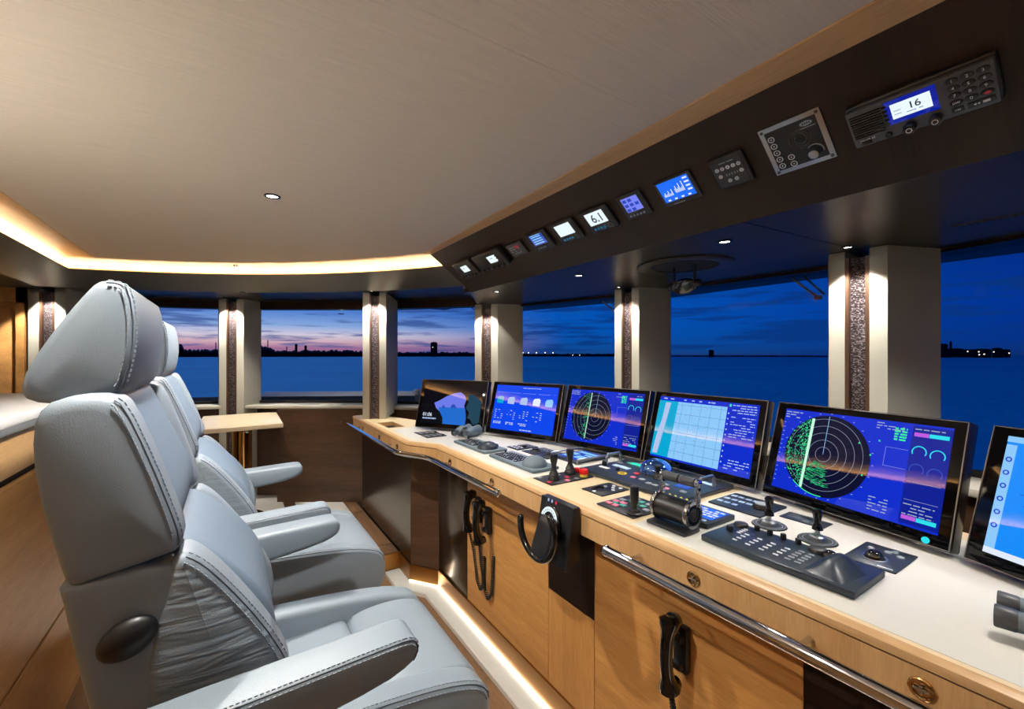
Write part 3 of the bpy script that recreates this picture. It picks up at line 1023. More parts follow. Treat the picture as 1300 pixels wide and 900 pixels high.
def radar(m, cx, cy, R, coast, echoes, ring_c, heavy):
    s = screen(m, 'sc_blue')
    MB().disc(cx, cy, R, Z1, 64).build('radar_disc', 'sc_navy', s)
    for k in range(1, 7 if heavy else 8):
        rr = ring_c[2] * k
        # ring segments clipped to the disc
        mbr = MB()
        n = 96
        for i in range(n):
            a, b = 2 * PI * i / n, 2 * PI * (i + 1) / n
            p = (ring_c[0] + rr * math.cos(a), ring_c[1] + rr * math.sin(a))
            q = (ring_c[0] + rr * math.cos(b), ring_c[1] + rr * math.sin(b))
            if math.hypot(p[0] - cx, p[1] - cy) < R and math.hypot(q[0] - cx, q[1] - cy) < R:
                u = 0.0009 / rr
                mbr.poly([(p[0], p[1], Z2), (q[0], q[1], Z2), (ring_c[0] + (q[0] - ring_c[0]) * (1 + u), ring_c[1] + (q[1] - ring_c[1]) * (1 + u), Z2), (ring_c[0] + (p[0] - ring_c[0]) * (1 + u), ring_c[1] + (p[1] - ring_c[1]) * (1 + u), Z2)])
        mbr.build('range_ring', 'sc_line', s)
    MB().rect(ring_c[0] - 0.0007, ring_c[1], ring_c[0] + 0.0007, cy + R * 0.985, Z2).build('heading_line', 'sc_pale', s)
    w = 0.0085 if heavy else 0.004
    half = math.sqrt(max(0, R * R - (coast - cx) ** 2))
    MB().poly([(coast - w * 0.5, cy - half * 0.97, Z4), (coast + w * 0.5, cy - half * 0.97, Z4), (coast + w * 0.9, cy + half * 0.97, Z4), (coast - w * 0.2, cy + half * 0.97, Z4)]).build('coast_echo', 'sc_mint', s)
    g1, g2 = MB(), MB()
    for _ in range(echoes):
        x = coast - abs(rnd.gauss(0, 1)) * (0.034 if heavy else 0.026)
        y = cy + rnd.uniform(-1, 1) * R * 0.95
        if rnd.random() < 0.22:
            x = cx - R + abs(rnd.gauss(0, 0.012))
        if math.hypot(x - cx, y - cy) < R * 0.985:
            sx, sy = rnd.uniform(0.0010, 0.0036), rnd.uniform(0.0010, 0.0040)
            (g1 if rnd.random() < 0.6 else g2).rect(x, y, x + sx, y + sy, Z3)
    if heavy:
        for _ in range(240):
            a = rnd.uniform(-0.5 * PI - 0.75, -0.5 * PI + 0.25)
            rr = rnd.uniform(0.035, 0.105)
            x, y = ring_c[0] + rr * math.cos(a), ring_c[1] + rr * math.sin(a)
            if coast < x:
                (g2 if rnd.random() < 0.75 else g1).rect(x, y, x + rnd.uniform(0.003, 0.011), y + 0.0014, Z3)
        g1.annulus(cx, cy, R * 0.975, R * 0.995, Z3, 20, -0.5 * PI - 0.7, -0.5 * PI + 0.1)
        for x, y in ((0.02, 0.235), (0.072, 0.252), (0.055, 0.205), (0.042, 0.14)):
            g1.rect(x, y, x + 0.004, y + 0.005, Z3)
    g1.build('green_echoes', 'sc_green', s, kind='stuff')
    g2.build('dim_green_echoes', 'sc_green2', s, kind='stuff')
    # side data
    MB().rect(0.150, 0.040, SX1, 0.312, Z1).build('data_column', 'sc_deep', s)
    for yy in (0.283, 0.052):
        MB().rect(0.155, yy, 0.188, yy + 0.011, Z2).build('level_bar', 'sc_magenta', s)
        MB().rect(0.189, yy, 0.232, yy + 0.011, Z2).build('level_bar', 'sc_aqua', s)
    for gx, gy in ((0.172, 0.240), (0.213, 0.236), (0.172, 0.190), (0.213, 0.186)):
        MB().annulus(gx, gy, 0.0145, 0.0172, Z2, 24, -0.15 * PI, 1.15 * PI).build('gauge_arc', 'sc_aqua' if gy > 0.2 else 'sc_side', s)
    mk = MB()
    rows(mk, -0.228, 0.306, 0.06, 3, 0.009, 0.004, Z1, rnd, 0.8)
    rows(mk, 0.06, 0.308, 0.07, 3, 0.008, 0.003, Z1, rnd, 0.6)
    rows(mk, 0.155, 0.302, 0.07, 1, 0.008, 0.003, Z2, rnd, 0.7)
    rows(mk, 0.070, 0.086, 0.05, 5, 0.009, 0.003, Z1, rnd, 0.7)
    rows(mk, 0.155, 0.092, 0.07, 4, 0.009, 0.0028, Z2, rnd, 0.75)
    for yy in (0.105, 0.155):
        mk.rect(0.155, yy, 0.23, yy + 0.001, Z2)
    for k in range(24):
        a = 2 * PI * k / 24
        mk.rect(cx + (R + 0.006) * math.cos(a) - 0.002, cy + (R + 0.006) * math.sin(a), cx + (R + 0.006) * math.cos(a) + 0.003, cy + (R + 0.006) * math.sin(a) + 0.002, Z1)
    for k in range(14):
        mk.rect(-0.229, 0.06 + 0.016 * k, -0.223, 0.062 + 0.016 * k, Z1)
    mk.rect(0.092, 0.24, 0.146, 0.2408, Z1); mk.rect(0.092, 0.185, 0.146, 0.1858, Z1); mk.rect(0.092, 0.185, 0.0928, 0.2408, Z1)
    mk.build('small_print', 'sc_line', s, kind='stuff')
    gp = MB(); rows(gp, 0.108, 0.296, 0.030, 5, 0.008, 0.005, Z1, rnd, 1.0); gp.build('green_print', 'sc_green', s, kind='stuff')
m3 = monitor(2, 'monitor with a radar circle and a thin green coast line, third from far end')
radar(m3, -0.070, 0.178, 0.130, -0.085, 230, (-0.040, 0.172, 0.0235), False)
# 4: sea chart
m4 = monitor(3, 'monitor showing a pale blue sea chart with grid lines')
s = screen(m4, 'sc_blue')
MB().rect(SX0, SY0 + 0.008, 0.108, SY1 - 0.020, Z1).build('chart_sea', 'sc_pale', s)
MB().poly([(SX0, SY0 + 0.008, Z2), (-0.135, SY0 + 0.008, Z2), (-0.128, SY1 - 0.020, Z2), (SX0, SY1 - 0.020, Z2)]).build('chart_shallows', 'sc_cyan', s)
MB().poly([(x, y, Z3) for x, y in ((-0.222, 0.05), (-0.195, 0.05), (-0.186, 0.12), (-0.176, 0.20), (-0.166, 0.29), (-0.195, 0.29), (-0.200, 0.21), (-0.215, 0.13))]).build('chart_land', 'sc_land', s)
gm = MB()
for k in range(5):
    x = -0.105 + 0.047 * k
    gm.rect(x, SY0 + 0.008, x + 0.0011, SY1 - 0.02, Z2)
for k in range(6):
    y = 0.075 + 0.042 * k
    gm.rect(-0.132, y, 0.108, y + 0.0011, Z2)
for _ in range(150):
    x, y = rnd.uniform(-0.125, 0.03), rnd.uniform(0.06, 0.29)
    gm.rect(x, y, x + 0.0025, y + 0.0016, Z2)
gm.build('chart_grid', 'sc_grid', s, kind='stuff')
mk = MB()
rows(mk, -0.21, 0.306, 0.30, 1, 0.01, 0.005, Z2, rnd, 0.45)
rows(mk, 0.130, 0.306, 0.10, 4, 0.010, 0.0035, Z2, rnd, 0.8)
rows(mk, 0.130, 0.258, 0.10, 9, 0.010, 0.003, Z2, rnd, 0.6)
rows(mk, 0.130, 0.085, 0.10, 4, 0.011, 0.0035, Z2, rnd, 0.75)
for k in range(10):
    mk.rect(0.114, 0.27 - 0.022 * k, 0.119, 0.276 - 0.022 * k, Z2)
mk.build('small_print', 'sc_land', s, kind='stuff')
MB().rect(0.116, 0.301, 0.124, 0.312, Z2).build('green_badge', 'sc_green', s)
# 5: big radar
m5 = monitor(4, 'monitor with a large radar circle and broad bright green coast band')
radar(m5, -0.074, 0.176, 0.134, -0.130, 900, (-0.078, 0.180, 0.0235), True)
MB().lathe([(0, 0.0035), (0.008, 0.0035), (0.0085, 0.0)], Matrix.Translation((0.215, 0.014, 0.0015)), 18).build('power_button', 'sc_aqua', m5)
# 6: light blue chart
m6 = monitor(5, 'monitor with a bright sky blue chart and pale toolbar, nearest on the console')
s = screen(m6, 'sc_sky')
MB().rect(SX0, SY0, SX0 + 0.020, SY1 - 0.02, Z1).build('tool_bar', 'sc_pale', s)
MB().rect(SX0, SY0, SX0 + 0.12, SY0 + 0.014, Z2).build('status_bar', 'sc_white', s)
MB().rect(SX0, SY1 - 0.014, SX1, SY1, Z2).build('title_bar', 'sc_pale', s)
for k in range(6):
    MB().annulus(SX0 + 0.010, 0.262 - 0.032 * k, 0.0035, 0.0062, Z2, 18).build('tool_icon', 'sc_blue', s)
mk = MB()
for _ in range(40):
    x, y = rnd.uniform(-0.19, 0.2), rnd.uniform(0.06, 0.29)
    mk.rect(x, y, x + rnd.uniform(0.01, 0.03), y + 0.0013, Z1)
mk.build('chart_lines', 'sc_blue', s, kind='stuff')

# ------------------------------------------------------------------ pilot chairs
def chair(label, yc, recline):
    ch = thing('pilot_chair', label, 'chair', (0, yc, 0), group='pilot chairs facing the console')
    hip = Vector((-0.02, 0, 0.70))
    R = Matrix.Translation(hip) @ Matrix.Rotation(math.radians(-recline), 4, 'Y') @ Matrix.Translation(-hip)
    def stitched(parent, prof, y, sgn, i0, i1, b, T, smooth=2):
        """two rows of stitches and a seam along part of a cushion's rim (same outline smoothing as the cushion)"""
        P = [Vector(p) for p in prof]
        for _ in range(smooth):
            Q = []
            for i, p in enumerate(P):
                q = P[(i + 1) % len(P)]
                Q += [p * 0.75 + q * 0.25, p * 0.25 + q * 0.75]
            P = Q
        ar = sum(P[i].x * P[(i + 1) % len(P)].y - P[(i + 1) % len(P)].x * P[i].y for i in range(len(P)))
        sg = 1 if ar > 0 else -1
        n = len(P)
        pts = []
        idx = range(int(i0 * n), int(i1 * n))
        for i in idx:
            d = (P[(i + 1) % n] - P[(i - 1) % n]).normalized() * sg
            pts.append((P[i % n], Vector((d.y, -d.x))))
        def line(a, lift):
            out = []
            for p, m in pts:
                q = p - m * b * (1 - math.sin(a)) + m * lift * math.sin(a)
                out.append(Vector((q.x, y + sgn * (b * (1 - math.cos(a)) - lift * math.cos(a)), q.y)))
            return out
        MB().tube(line(math.radians(48), 0.0003), 0.0010, 6, T).build('seam', 'seam_dark', parent)
        mb = MB()
        for a in (math.radians(22), math.radians(74)):
            L_ = line(a, 0.0008)
            for p, q in zip(L_, L_[1:]):
                seg = (q - p)
                k = max(1, int(seg.length / 0.008))
                for j in range(k):
                    u, v = p + seg * ((j + 0.15) / k), p + seg * ((j + 0.75) / k)
                    mb.cyl(u, v, 0.0014, None, 5, T)
        mb.build('stitches', 'stitch_thread', parent, kind='stuff')
    # back
    up_b = [(-0.252, 1.335), (-0.240, 1.372), (-0.205, 1.386), (-0.158, 1.384), (-0.140, 1.368), (-0.105, 1.27), (-0.078, 1.18), (-0.066, 1.135), (-0.070, 1.112), (-0.092, 1.104), (-0.195, 1.084), (-0.212, 1.086), (-0.222, 1.12), (-0.248, 1.25)]
    lo_b = [(-0.075, 1.112), (-0.035, 1.085), (0.025, 1.0), (0.078, 0.91), (0.110, 0.83), (0.105, 0.74), (0.04, 0.69), (-0.06, 0.72), (-0.125, 0.86), (-0.122, 0.95), (-0.09, 1.06)]
    MB().cushion([(-0.215, 1.11), (-0.240, 1.33), (-0.205, 1.390), (-0.165, 1.388), (-0.138, 1.32), (-0.096, 1.22), (-0.072, 1.155), (-0.084, 1.105), (-0.12, 1.09)], -0.190, 0.200, 0.022, 0.0, R).build('upper_back_cushion', 'leather_shaded', ch)
    MB().cushion([(-0.125, 1.12), (-0.065, 1.105), (0.005, 1.04), (0.066, 0.96), (0.088, 0.88), (0.085, 0.78), (0.05, 0.67), (-0.1, 0.68), (-0.15, 0.9)], -0.190, 0.200, 0.022, 0.0, R).build('lower_back_cushion', 'leather_shaded', ch)
    for s in (-1, 1):
        a, b = sorted((s * 0.262, s * (0.165 if s < 0 else 0.185)))
        u = MB().cushion(up_b, a, b, 0.020, 0.006, R, 1).build('upper_bolster', 'leather', ch)
        l = MB().cushion(lo_b, a, b, 0.022, 0.010, R).build('lower_bolster', 'leather_gathered', ch)
        if s < 0:
            stitched(u, up_b, -0.262, 1, 0.24, 0.60, 0.020, R, 1)
            stitched(l, lo_b, -0.262, 1, 0.02, 0.46, 0.022, R)
    MB().cushion([(-0.225, 1.09), (-0.06, 1.10), (-0.03, 0.95), (0.0, 0.66), (-0.05, 0.56), (-0.14, 0.56), (-0.172, 0.8), (-0.202, 0.95), (-0.220, 1.07)], -0.258, 0.258, 0.018, 0.0, R).build('back_shell', 'leather', ch)
    hr = [(-0.270, 1.374), (-0.280, 1.392), (-0.272, 1.428), (-0.236, 1.500), (-0.196, 1.566), (-0.182, 1.578), (-0.158, 1.578), (-0.142, 1.566), (-0.134, 1.49), (-0.146, 1.405), (-0.160, 1.380), (-0.185, 1.368), (-0.23, 1.366)]
    h = MB().cushion(hr, -0.205, 0.205, 0.018, 0.005, R, 1).build('headrest', 'leather', ch)
    stitched(h, hr, -0.205, 1, 0.42, 0.80, 0.018, R, 1)
    for s in (-1, 1):
        MB().cyl((-0.19, s * 0.07, 1.34), (-0.19, s * 0.07, 1.40), 0.008, None, 10, R).build('headrest_post', 'chrome', ch)
    for s in (-1, 1):
        T = R @ Matrix.Translation((-0.138, s * 0.262, 0.985)) @ Matrix.Rotation(math.radians(-28), 4, 'Y')
        MB().ball((0, 0, 0), (0.042, 0.020, 0.031), T, 20, 12).build('recline_knob', 'black_plastic', ch)
    # seat
    MB().cushion([(-0.06, 0.655), (0.10, 0.640), (0.24, 0.648), (0.298, 0.650), (0.305, 0.60), (0.30, 0.50), (-0.06, 0.50)], -0.195, 0.195, 0.014, 0.0).build('seat_cushion', 'leather', ch)
    MB().cushion([(0.302, 0.652), (0.40, 0.664), (0.50, 0.654), (0.552, 0.620), (0.556, 0.55), (0.51, 0.50), (0.302, 0.50), (0.298, 0.60)], -0.195, 0.195, 0.016, 0.0).build('front_cushion', 'leather', ch)
    sb = [(-0.06, 0.72), (0.12, 0.712), (0.32, 0.695), (0.46, 0.672), (0.536, 0.640), (0.552, 0.58), (0.54, 0.48), (0.40, 0.45), (-0.06, 0.45)]
    for s in (-1, 1):
        a, b = sorted((s * 0.272, s * 0.188))
        q = MB().cushion(sb, a, b, 0.020, 0.008).build('seat_bolster', 'leather', ch)
        if s < 0:
            stitched(q, sb, -0.272, 1, 0.06, 0.52, 0.020, None)
    MB().cushion([(-0.08, 0.50), (0.50, 0.50), (0.53, 0.46), (0.48, 0.41), (0.0, 0.40), (-0.08, 0.43)], -0.24, 0.24, 0.02, 0.0).build('seat_pan', 'black_plastic', ch)
    # arms
    ar = [(-0.15, 0.855), (-0.14, 0.892), (-0.10, 0.897), (0.10, 0.902), (0.27, 0.907), (0.298, 0.905), (0.310, 0.893), (0.310, 0.872), (0.298, 0.854), (0.25, 0.836), (0.10, 0.818), (-0.12, 0.800)]
    for s in (-1, 1):
        a, b = sorted((s * 0.400, s * 0.310))
        q = MB().cushion(ar, a, b, 0.013, 0.002, None, 1).build('armrest', 'leather', ch)
        if s < 0:
            stitched(q, ar, -0.400, 1, 0.16, 0.70, 0.013, None, 1)
        MB().box((-0.115, s * 0.29, 0.80), (0.07, 0.09, 0.06), bevel=0.012).build('arm_hinge', 'black_plastic', ch)
    # pedestal
    MB().cyl((0.2, 0, 0.03), (0.2, 0, 0.42), 0.07, 0.07, 24, bevel=0.005).build('pedestal', 'brushed_steel', ch)
    MB().cyl((0.2, 0, 0.0), (0.2, 0, 0.03), 0.24, 0.22, 32, bevel=0.006).build('base_plate', 'brushed_steel', ch)
    return ch
chair('pale grey leather pilot chair nearest the viewer', 1.205, 0.0)
chair('pale grey leather pilot chair behind the nearest one, beside the small table', 2.071, 2.6)

# ------------------------------------------------------------------ console instruments (operator frame: x right, y away, z up)
def dev(name, label, cat, X, Y, rot=0.0, group=None):
    return thing(name, label, cat, (X, Y, WT + 0.0009), -PI / 2 + rot, group)
def plate(t, w, d, h=0.004, mat='panel_black', name='base_plate', bevel=0.0015, y=0.0, x=0.0):
    return MB().box((x, y, h / 2), (w, d, h), bevel=bevel).build(name, mat, t)
def knob(t, x, y, z, r, h, mat='black_plastic', name='knob'):
    return MB().cyl((x, y, z), (x, y, z + h), r, r * 0.92, 16, bevel=min(r, h) * 0.25).build(name, mat, t)
def keys(t, x0, y0, nx, ny, dx, dy, kw, kd, z, mat='white_mark', h=0.002, name='key_caps', skip=0.0):
    mb = MB()
    for i in range(nx):
        for j in range(ny):
            if rnd.random() >= skip:
                mb.box((x0 + i * dx, y0 + j * dy, z + h / 2), (kw, kd, h))
    return mb.build(name, mat, t, kind='stuff')
def stick(t, x, y, z, h, r=0.012, name='joystick', mat='black_plastic'):
    s = MB().lathe([(0, 0), (r * 2.0, 0), (r * 2.0, h * 0.06), (r * 1.5, h * 0.16), (r * 1.65, h * 0.2), (r * 1.1, h * 0.32), (r * 0.8, h * 0.42), (r * 0.85, h * 0.55), (r * 1.25, h * 0.78), (r * 1.4, h * 0.92), (r * 1.2, h), (0, h)], Matrix.Translation((x, y, z)), 18).build(name, mat, t)
    return s

for k, (X, Y, w, d) in enumerate(((1.10, 2.735, 0.105, 0.135), (1.10, 2.612, 0.105, 0.135))):
    t = dev('button_panel', ('small black switch panel in front of the cave picture monitor, farther of two', 'small black switch panel in front of the cave picture monitor, beside the binoculars')[k], 'panel', X, Y, group='small switch panels at the far end')
    plate(t, w, d, 0.004)
    keys(t, -0.033, -0.045, 3, 3, 0.03, 0.04, 0.016, 0.014, 0.004, 'grey_mark')
    knob(t, 0.03, 0.05, 0.004, 0.009, 0.008)

def binoculars(label, X, Y, rot):
    t = thing('binoculars', label, 'binoculars', (X, Y, WT + 0.0350), rot)
    for s in (-1, 1):
        b = MB().lathe([(0, -0.062), (0.0155, -0.062), (0.018, -0.058), (0.018, -0.036), (0.016, -0.034), (0.021, -0.026), (0.031, -0.01), (0.033, 0.02), (0.030, 0.034), (0.028, 0.05), (0.031, 0.07), (0.034, 0.078), (0.034, 0.088), (0.0305, 0.088), (0.0285, 0.07), (0, 0.068)],
                       Matrix.Translation((0, s * 0.036, 0)) @ Matrix.Rotation(PI / 2, 4, 'Y'), 22).build('barrel', 'keyboard_grey', t)
        MB().lathe([(0.0165, 0.014), (0.0175, 0), (0.0195, 0), (0.0205, 0.003), (0.0195, 0.026), (0.0180, 0.030)], Matrix.Translation((-0.077, s * 0.036, 0)) @ Matrix.Rotation(PI / 2, 4, 'Y'), 20).build('eyecup', 'device_grey', b)
    MB().box((0.0, 0, 0.008), (0.05, 0.03, 0.022), bevel=0.006).build('bridge', 'device_grey', t)
    MB().cyl((-0.02, 0, 0.016), (0.012, 0, 0.016), 0.011, None, 16, bevel=0.002).build('focus_wheel', 'black_rubber', t)
    return t
binoculars('grey binoculars lying in front of the two farthest monitors', 1.255, 2.475, math.radians(28))

def keyboard(label, X, Y, w, d, mat, dome_mat, dome_h):
    t = dev('trackball_keyboard', label, 'keyboard', X, Y)
    plate(t, w, d, 0.014, mat, 'body', 0.004)
    keys(t, -w * 0.42, -d * 0.30, 10, 5, w * 0.050, d * 0.13, w * 0.034, d * 0.085, 0.014, 'black_plastic', 0.004, skip=0.12)
    keys(t, -w * 0.42, -d * 0.30, 10, 5, w * 0.050, d * 0.13, w * 0.016, d * 0.03, 0.0182, 'white_mark', 0.0005, 'key_legends', skip=0.25)
    for k in range(3):
        knob(t, w * (0.06 + 0.05 * k), d * 0.36, 0.014, 0.007, 0.016)
    knob(t, -w * 0.44, d * 0.1, 0.014, 0.006, 0.014)
    MB().ball((w * 0.30, -d * 0.06, 0.013), (w * 0.155, d * 0.40, dome_h), None, 24, 8, half=True).build('palm_rest', dome_mat, t)
    MB().ball((w * 0.30, d * 0.30, 0.018), 0.014, None, 16, 10).build('trackball', 'black_gloss', t)
    return t
keyboard('grey keyboard with trackball hump beside the binoculars', 1.185, 2.165, 0.365, 0.145, 'keyboard_grey', 'panel_blue_grey', 0.036)
keyboard('pale grey keyboard with rounded trackball hump below the blue page monitor', 1.182, 1.735, 0.385, 0.145, 'keyboard_grey', 'keyboard_grey', 0.045)

for X, Y, w, d, lab in ((1.380, 2.020, 0.105, 0.140, 'black switch panel standing left of the rotary dial panels'),
                        (1.395, 1.888, 0.105, 0.150, 'black panel with round dial below the blue page monitor, left of two'),
                        (1.395, 1.772, 0.110, 0.150, 'black panel with round dial below the blue page monitor, right of two')):
    t = dev('dial_panel', lab, 'panel', X, Y, group='small panels in front of the blue page monitor')
    plate(t, w, d)
    keys(t, -0.036, 0.03, 4, 2, 0.024, 0.022, 0.010, 0.010, 0.004, 'grey_mark')
    if 'switch' in lab:
        keys(t, -0.03, -0.05, 3, 2, 0.026, 0.03, 0.012, 0.012, 0.004, 'white_mark')
        knob(t, 0.02, 0.0, 0.004, 0.014, 0.012)
    else:
        knob(t, 0.0, -0.02, 0.004, 0.030, 0.006, 'panel_black', 'dial')
        knob(t, 0.0, -0.02, 0.010, 0.020, 0.010)

t = dev('joystick_panel', 'black thruster panel with two joysticks and a red emergency button', 'panel', 1.182, 1.425)
plate(t, 0.125, 0.225)
stick(t, 0.005, -0.055, 0.004, 0.105, 0.0125)
stick(t, -0.030, 0.062, 0.004, 0.105, 0.0125)
MB().cyl((0.040, 0.078, 0.004), (0.040, 0.078, 0.014), 0.017, None, 18).build('button_collar', 'yellow_key', t)
MB().cyl((0.040, 0.078, 0.014), (0.040, 0.078, 0.036), 0.019, 0.018, 20, bevel=0.004).build('emergency_button', 'estop_red', t)
MB().cyl((-0.03, 0.10, 0.004), (-0.03, 0.10, 0.022), 0.012, 0.011, 16, bevel=0.002).build('red_button', 'estop_red', t)
for x, y, m_ in ((0.028, -0.095, 'red_key'), (0.05, -0.02, 'pink_key'), (0.012, 0.01, 'red_key'), (-0.045, -0.09, 'grey_mark'), (0.05, 0.03, 'grey_mark'), (-0.04, 0.0, 'grey_mark')):
    MB().box((x, y, 0.0055), (0.02, 0.016, 0.003), bevel=0.001).build('button', m_, t)

t = dev('tablet', 'glowing blue touchscreen tablet between steel side rails', 'tablet', 1.480, 1.655)
plate(t, 0.185, 0.215, 0.012, 'panel_blue_grey', 'body', 0.003)
s = MB().rect(-0.078, -0.080, 0.078, 0.095, 0.0125).build('screen', 'sc_side', t)
for x, y, w, d in ((-0.07, -0.06, 0.06, 0.03), (-0.07, -0.01, 0.05, 0.035), (0.0, -0.05, 0.065, 0.05), (-0.065, 0.045, 0.13, 0.03), (0.01, 0.015, 0.05, 0.02)):
    MB().rect(x, y, x + w, y + d, 0.0131).build('screen_tile', 'sc_pale', s)
for x in (-0.098, 0.098):
    MB().tube([(x, -0.105, 0.004), (x, -0.105, 0.022), (x, 0.105, 0.022), (x, 0.105, 0.004)], 0.0045, 8).build('side_rail', 'brushed_steel', t)

t = dev('switch_panel', 'small black switch panel in front of the large grey control panel', 'panel', 1.215, 1.213)
plate(t, 0.110, 0.145)
MB().tube([(-0.018, -0.045, 0.006), (-0.006, -0.03, 0.014), (0.012, -0.02, 0.014)], 0.004, 8).build('toggle', 'black_gloss', t)
knob(t, -0.018, -0.045, 0.004, 0.010, 0.006)
for x, y in ((-0.02, 0.02), (0.01, 0.03), (-0.005, 0.05), (0.03, 0.05), (0.03, 0.01), (0.0, -0.06)):
    MB().cyl((x, y, 0.004), (x, y, 0.006), 0.007, None, 14).build('indicator', 'white_mark', t)

t = dev('button_panel', 'black panel of coloured buttons with one upright control stick', 'panel', 1.158, 1.030)
plate(t, 0.165, 0.175)
for i, (x, y, m_) in enumerate([(-0.06, -0.05, 'pink_key'), (-0.06, -0.015, 'pink_key'), (-0.03, -0.05, 'pink_key'), (-0.03, -0.01, 'pink_key'), (-0.045, -0.032, 'green_key'), (-0.015, -0.03, 'green_key'), (-0.055, 0.015, 'grey_mark'),
                               (0.0, 0.02, 'green_key'), (-0.03, 0.03, 'green_key'), (0.03, 0.02, 'green_key'), (0.0, 0.05, 'green_key'), (0.03, 0.05, 'grey_mark'), (-0.03, 0.06, 'grey_mark'), (0.06, 0.03, 'green_key'), (0.06, 0.06, 'green_key'), (0.06, 0.0, 'grey_mark')]):
    MB().box((x, y, 0.0055), (0.022, 0.018, 0.003), bevel=0.001).build('button', m_, t)
MB().lathe([(0, 0), (0.026, 0), (0.027, 0.004), (0.020, 0.008), (0.018, 0.014), (0.009, 0.018), (0.010, 0.03), (0.0135, 0.036), (0.0145, 0.080), (0.013, 0.088), (0, 0.090)], Matrix.Translation((0.058, -0.055, 0.004)), 20).build('control_stick', 'black_plastic', t)

t = dev('helm_control_unit', 'wide grey control panel with blue domed compass and steel grab handles', 'panel', 1.475, 1.210)
plate(t, 0.52, 0.33, 0.016, 'panel_blue_grey', 'body', 0.004)
dome = MB().lathe([(0.062, 0.0), (0.064, 0.004), (0.062, 0.010), (0.052, 0.012), (0.052, 0.0)], Matrix.Translation((-0.015, 0.05, 0.016)), 32).build('compass_ring', 'chrome', t)
bl = pbr('compass_dome', rgb(90, 140, 225), 0.06, 0.9, coat=0.6)
MB().ball((-0.015, 0.05, 0.024), (0.068, 0.068, 0.052), None, 28, 10, half=True).build('compass_dome', 'compass_dome', t)
stick(t, 0.045, -0.015, 0.016, 0.055, 0.010)
for x, y, w, d, m_ in ((-0.165, 0.0, 0.09, 0.03, 'pale_blue_key'), (-0.135, 0.09, 0.11, 0.035, 'teal_key'), (-0.20, -0.07, 0.05, 0.02, 'white_mark'), (0.10, 0.05, 0.09, 0.04, 'sc_lcdblue'), (0.19, 0.09, 0.07, 0.03, 'pale_blue_key'), (0.17, -0.02, 0.06, 0.05, 'sc_side')):
    MB().box((x, y, 0.017), (w, d, 0.002), bevel=0.0005).build('small_display', m_, t)
for x, y, m_ in ((-0.05, -0.03, 'red_key'), (-0.075, 0.035, 'pink_key'), (-0.02, -0.085, 'pink_key'), (0.02, -0.08, 'grey_mark'), (-0.15, 0.125, 'pink_key'), (0.10, -0.10, 'grey_mark'), (0.12, -0.06, 'grey_mark'), (0.15, -0.10, 'pink_key'), (0.07, -0.10, 'grey_mark'), (0.21, -0.08, 'grey_mark'), (0.20, 0.02, 'grey_mark'), (-0.22, 0.05, 'grey_mark'), (-0.19, 0.08, 'green_key')):
    MB().box((x, y, 0.018), (0.022, 0.016, 0.004), bevel=0.001).build('button', m_, t)
knob(t, -0.225, -0.045, 0.016, 0.011, 0.022)
knob(t, -0.135, -0.055, 0.016, 0.009, 0.014)
MB().lathe([(0.014, 0), (0.019, 0.001), (0.019, 0.004), (0.014, 0.004)], Matrix.Translation((-0.085, -0.08, 0.016)), 20).build('yellow_collar', 'yellow_key', t)
for x in (-0.235, 0.235):
    MB().tube([(x, -0.02, 0.014), (x, -0.02, 0.048), (x, -0.010, 0.060), (x, 0.060, 0.060), (x, 0.070, 0.050), (x, 0.070, 0.014)], 0.0062, 10).build('grab_handle', 'brushed_steel', t)

# engine throttle
t = dev('throttle', 'black barrel engine throttle with chrome ends and a grip bar', 'throttle', 1.125, 0.840)
MB().box((0, -0.005, 0.006), (0.135, 0.075, 0.012), bevel=0.004).build('mount', 'panel_black', t)
ax = Matrix.Translation((-0.060, 0.008, 0.052)) @ Matrix.Rotation(PI / 2, 4, 'Y')
MB().lathe([(0, 0.0), (0.036, 0.0), (0.036, 0.12), (0, 0.12)], ax, 32).build('barrel', 'black_plastic', t)
for z0 in (-0.004, 0.112):
    MB().lathe([(0.018, z0), (0.040, z0), (0.042, z0 + 0.003), (0.042, z0 + 0.009), (0.040, z0 + 0.012), (0.018, z0 + 0.012), (0.018, z0)], ax, 32).build('end_ring', 'chrome', t)
MB().lathe([(0, 0.119), (0.017, 0.119), (0.019, 0.124), (0.030, 0.125), (0.031, 0.121)], ax, 28).build('end_boss', 'black_gloss', t)
for x in (-0.062, 0.062):
    MB().box((x, 0.028, 0.108), (0.010, 0.018, 0.072), bevel=0.003).build('lever_arm', 'chrome', t)
    MB().cyl((x - 0.006, 0.030, 0.140), (x + 0.006, 0.030, 0.140), 0.013, None, 16, bevel=0.002).build('arm_clamp', 'chrome', t)
for x0, x1 in ((-0.055, -0.002), (0.002, 0.055)):
    MB().cyl((x0, 0.030, 0.140), (x1, 0.030, 0.140), 0.0145, None, 20, bevel=0.003).build('grip', 'device_grey', t)
for k in range(5):
    MB().ball((-0.04 + 0.02 * k, 0.036, 0.080), 0.004, None, 10, 6).build('indicator_lamp', 'yellow_key', t)

t = dev('touch_panel', 'small raised blue touch display right of the engine throttle', 'display', 1.262, 0.838)
plate(t, 0.135, 0.145, 0.016, 'panel_blue_grey', 'body', 0.003)
s = MB().rect(-0.055, -0.035, 0.055, 0.060, 0.0165).build('screen', 'sc_lcdblue', t)
mk = MB(); rows(mk, -0.05, 0.04, 0.10, 4, 0.018, 0.011, 0.0170, rnd, 0.8); mk.build('small_print', 'sc_white', s, kind='stuff')
for x in (-0.02, 0.012, 0.04):
    MB().box((x, -0.055, 0.0175), (0.02, 0.012, 0.003), bevel=0.001).build('button', 'pale_blue_key', t)

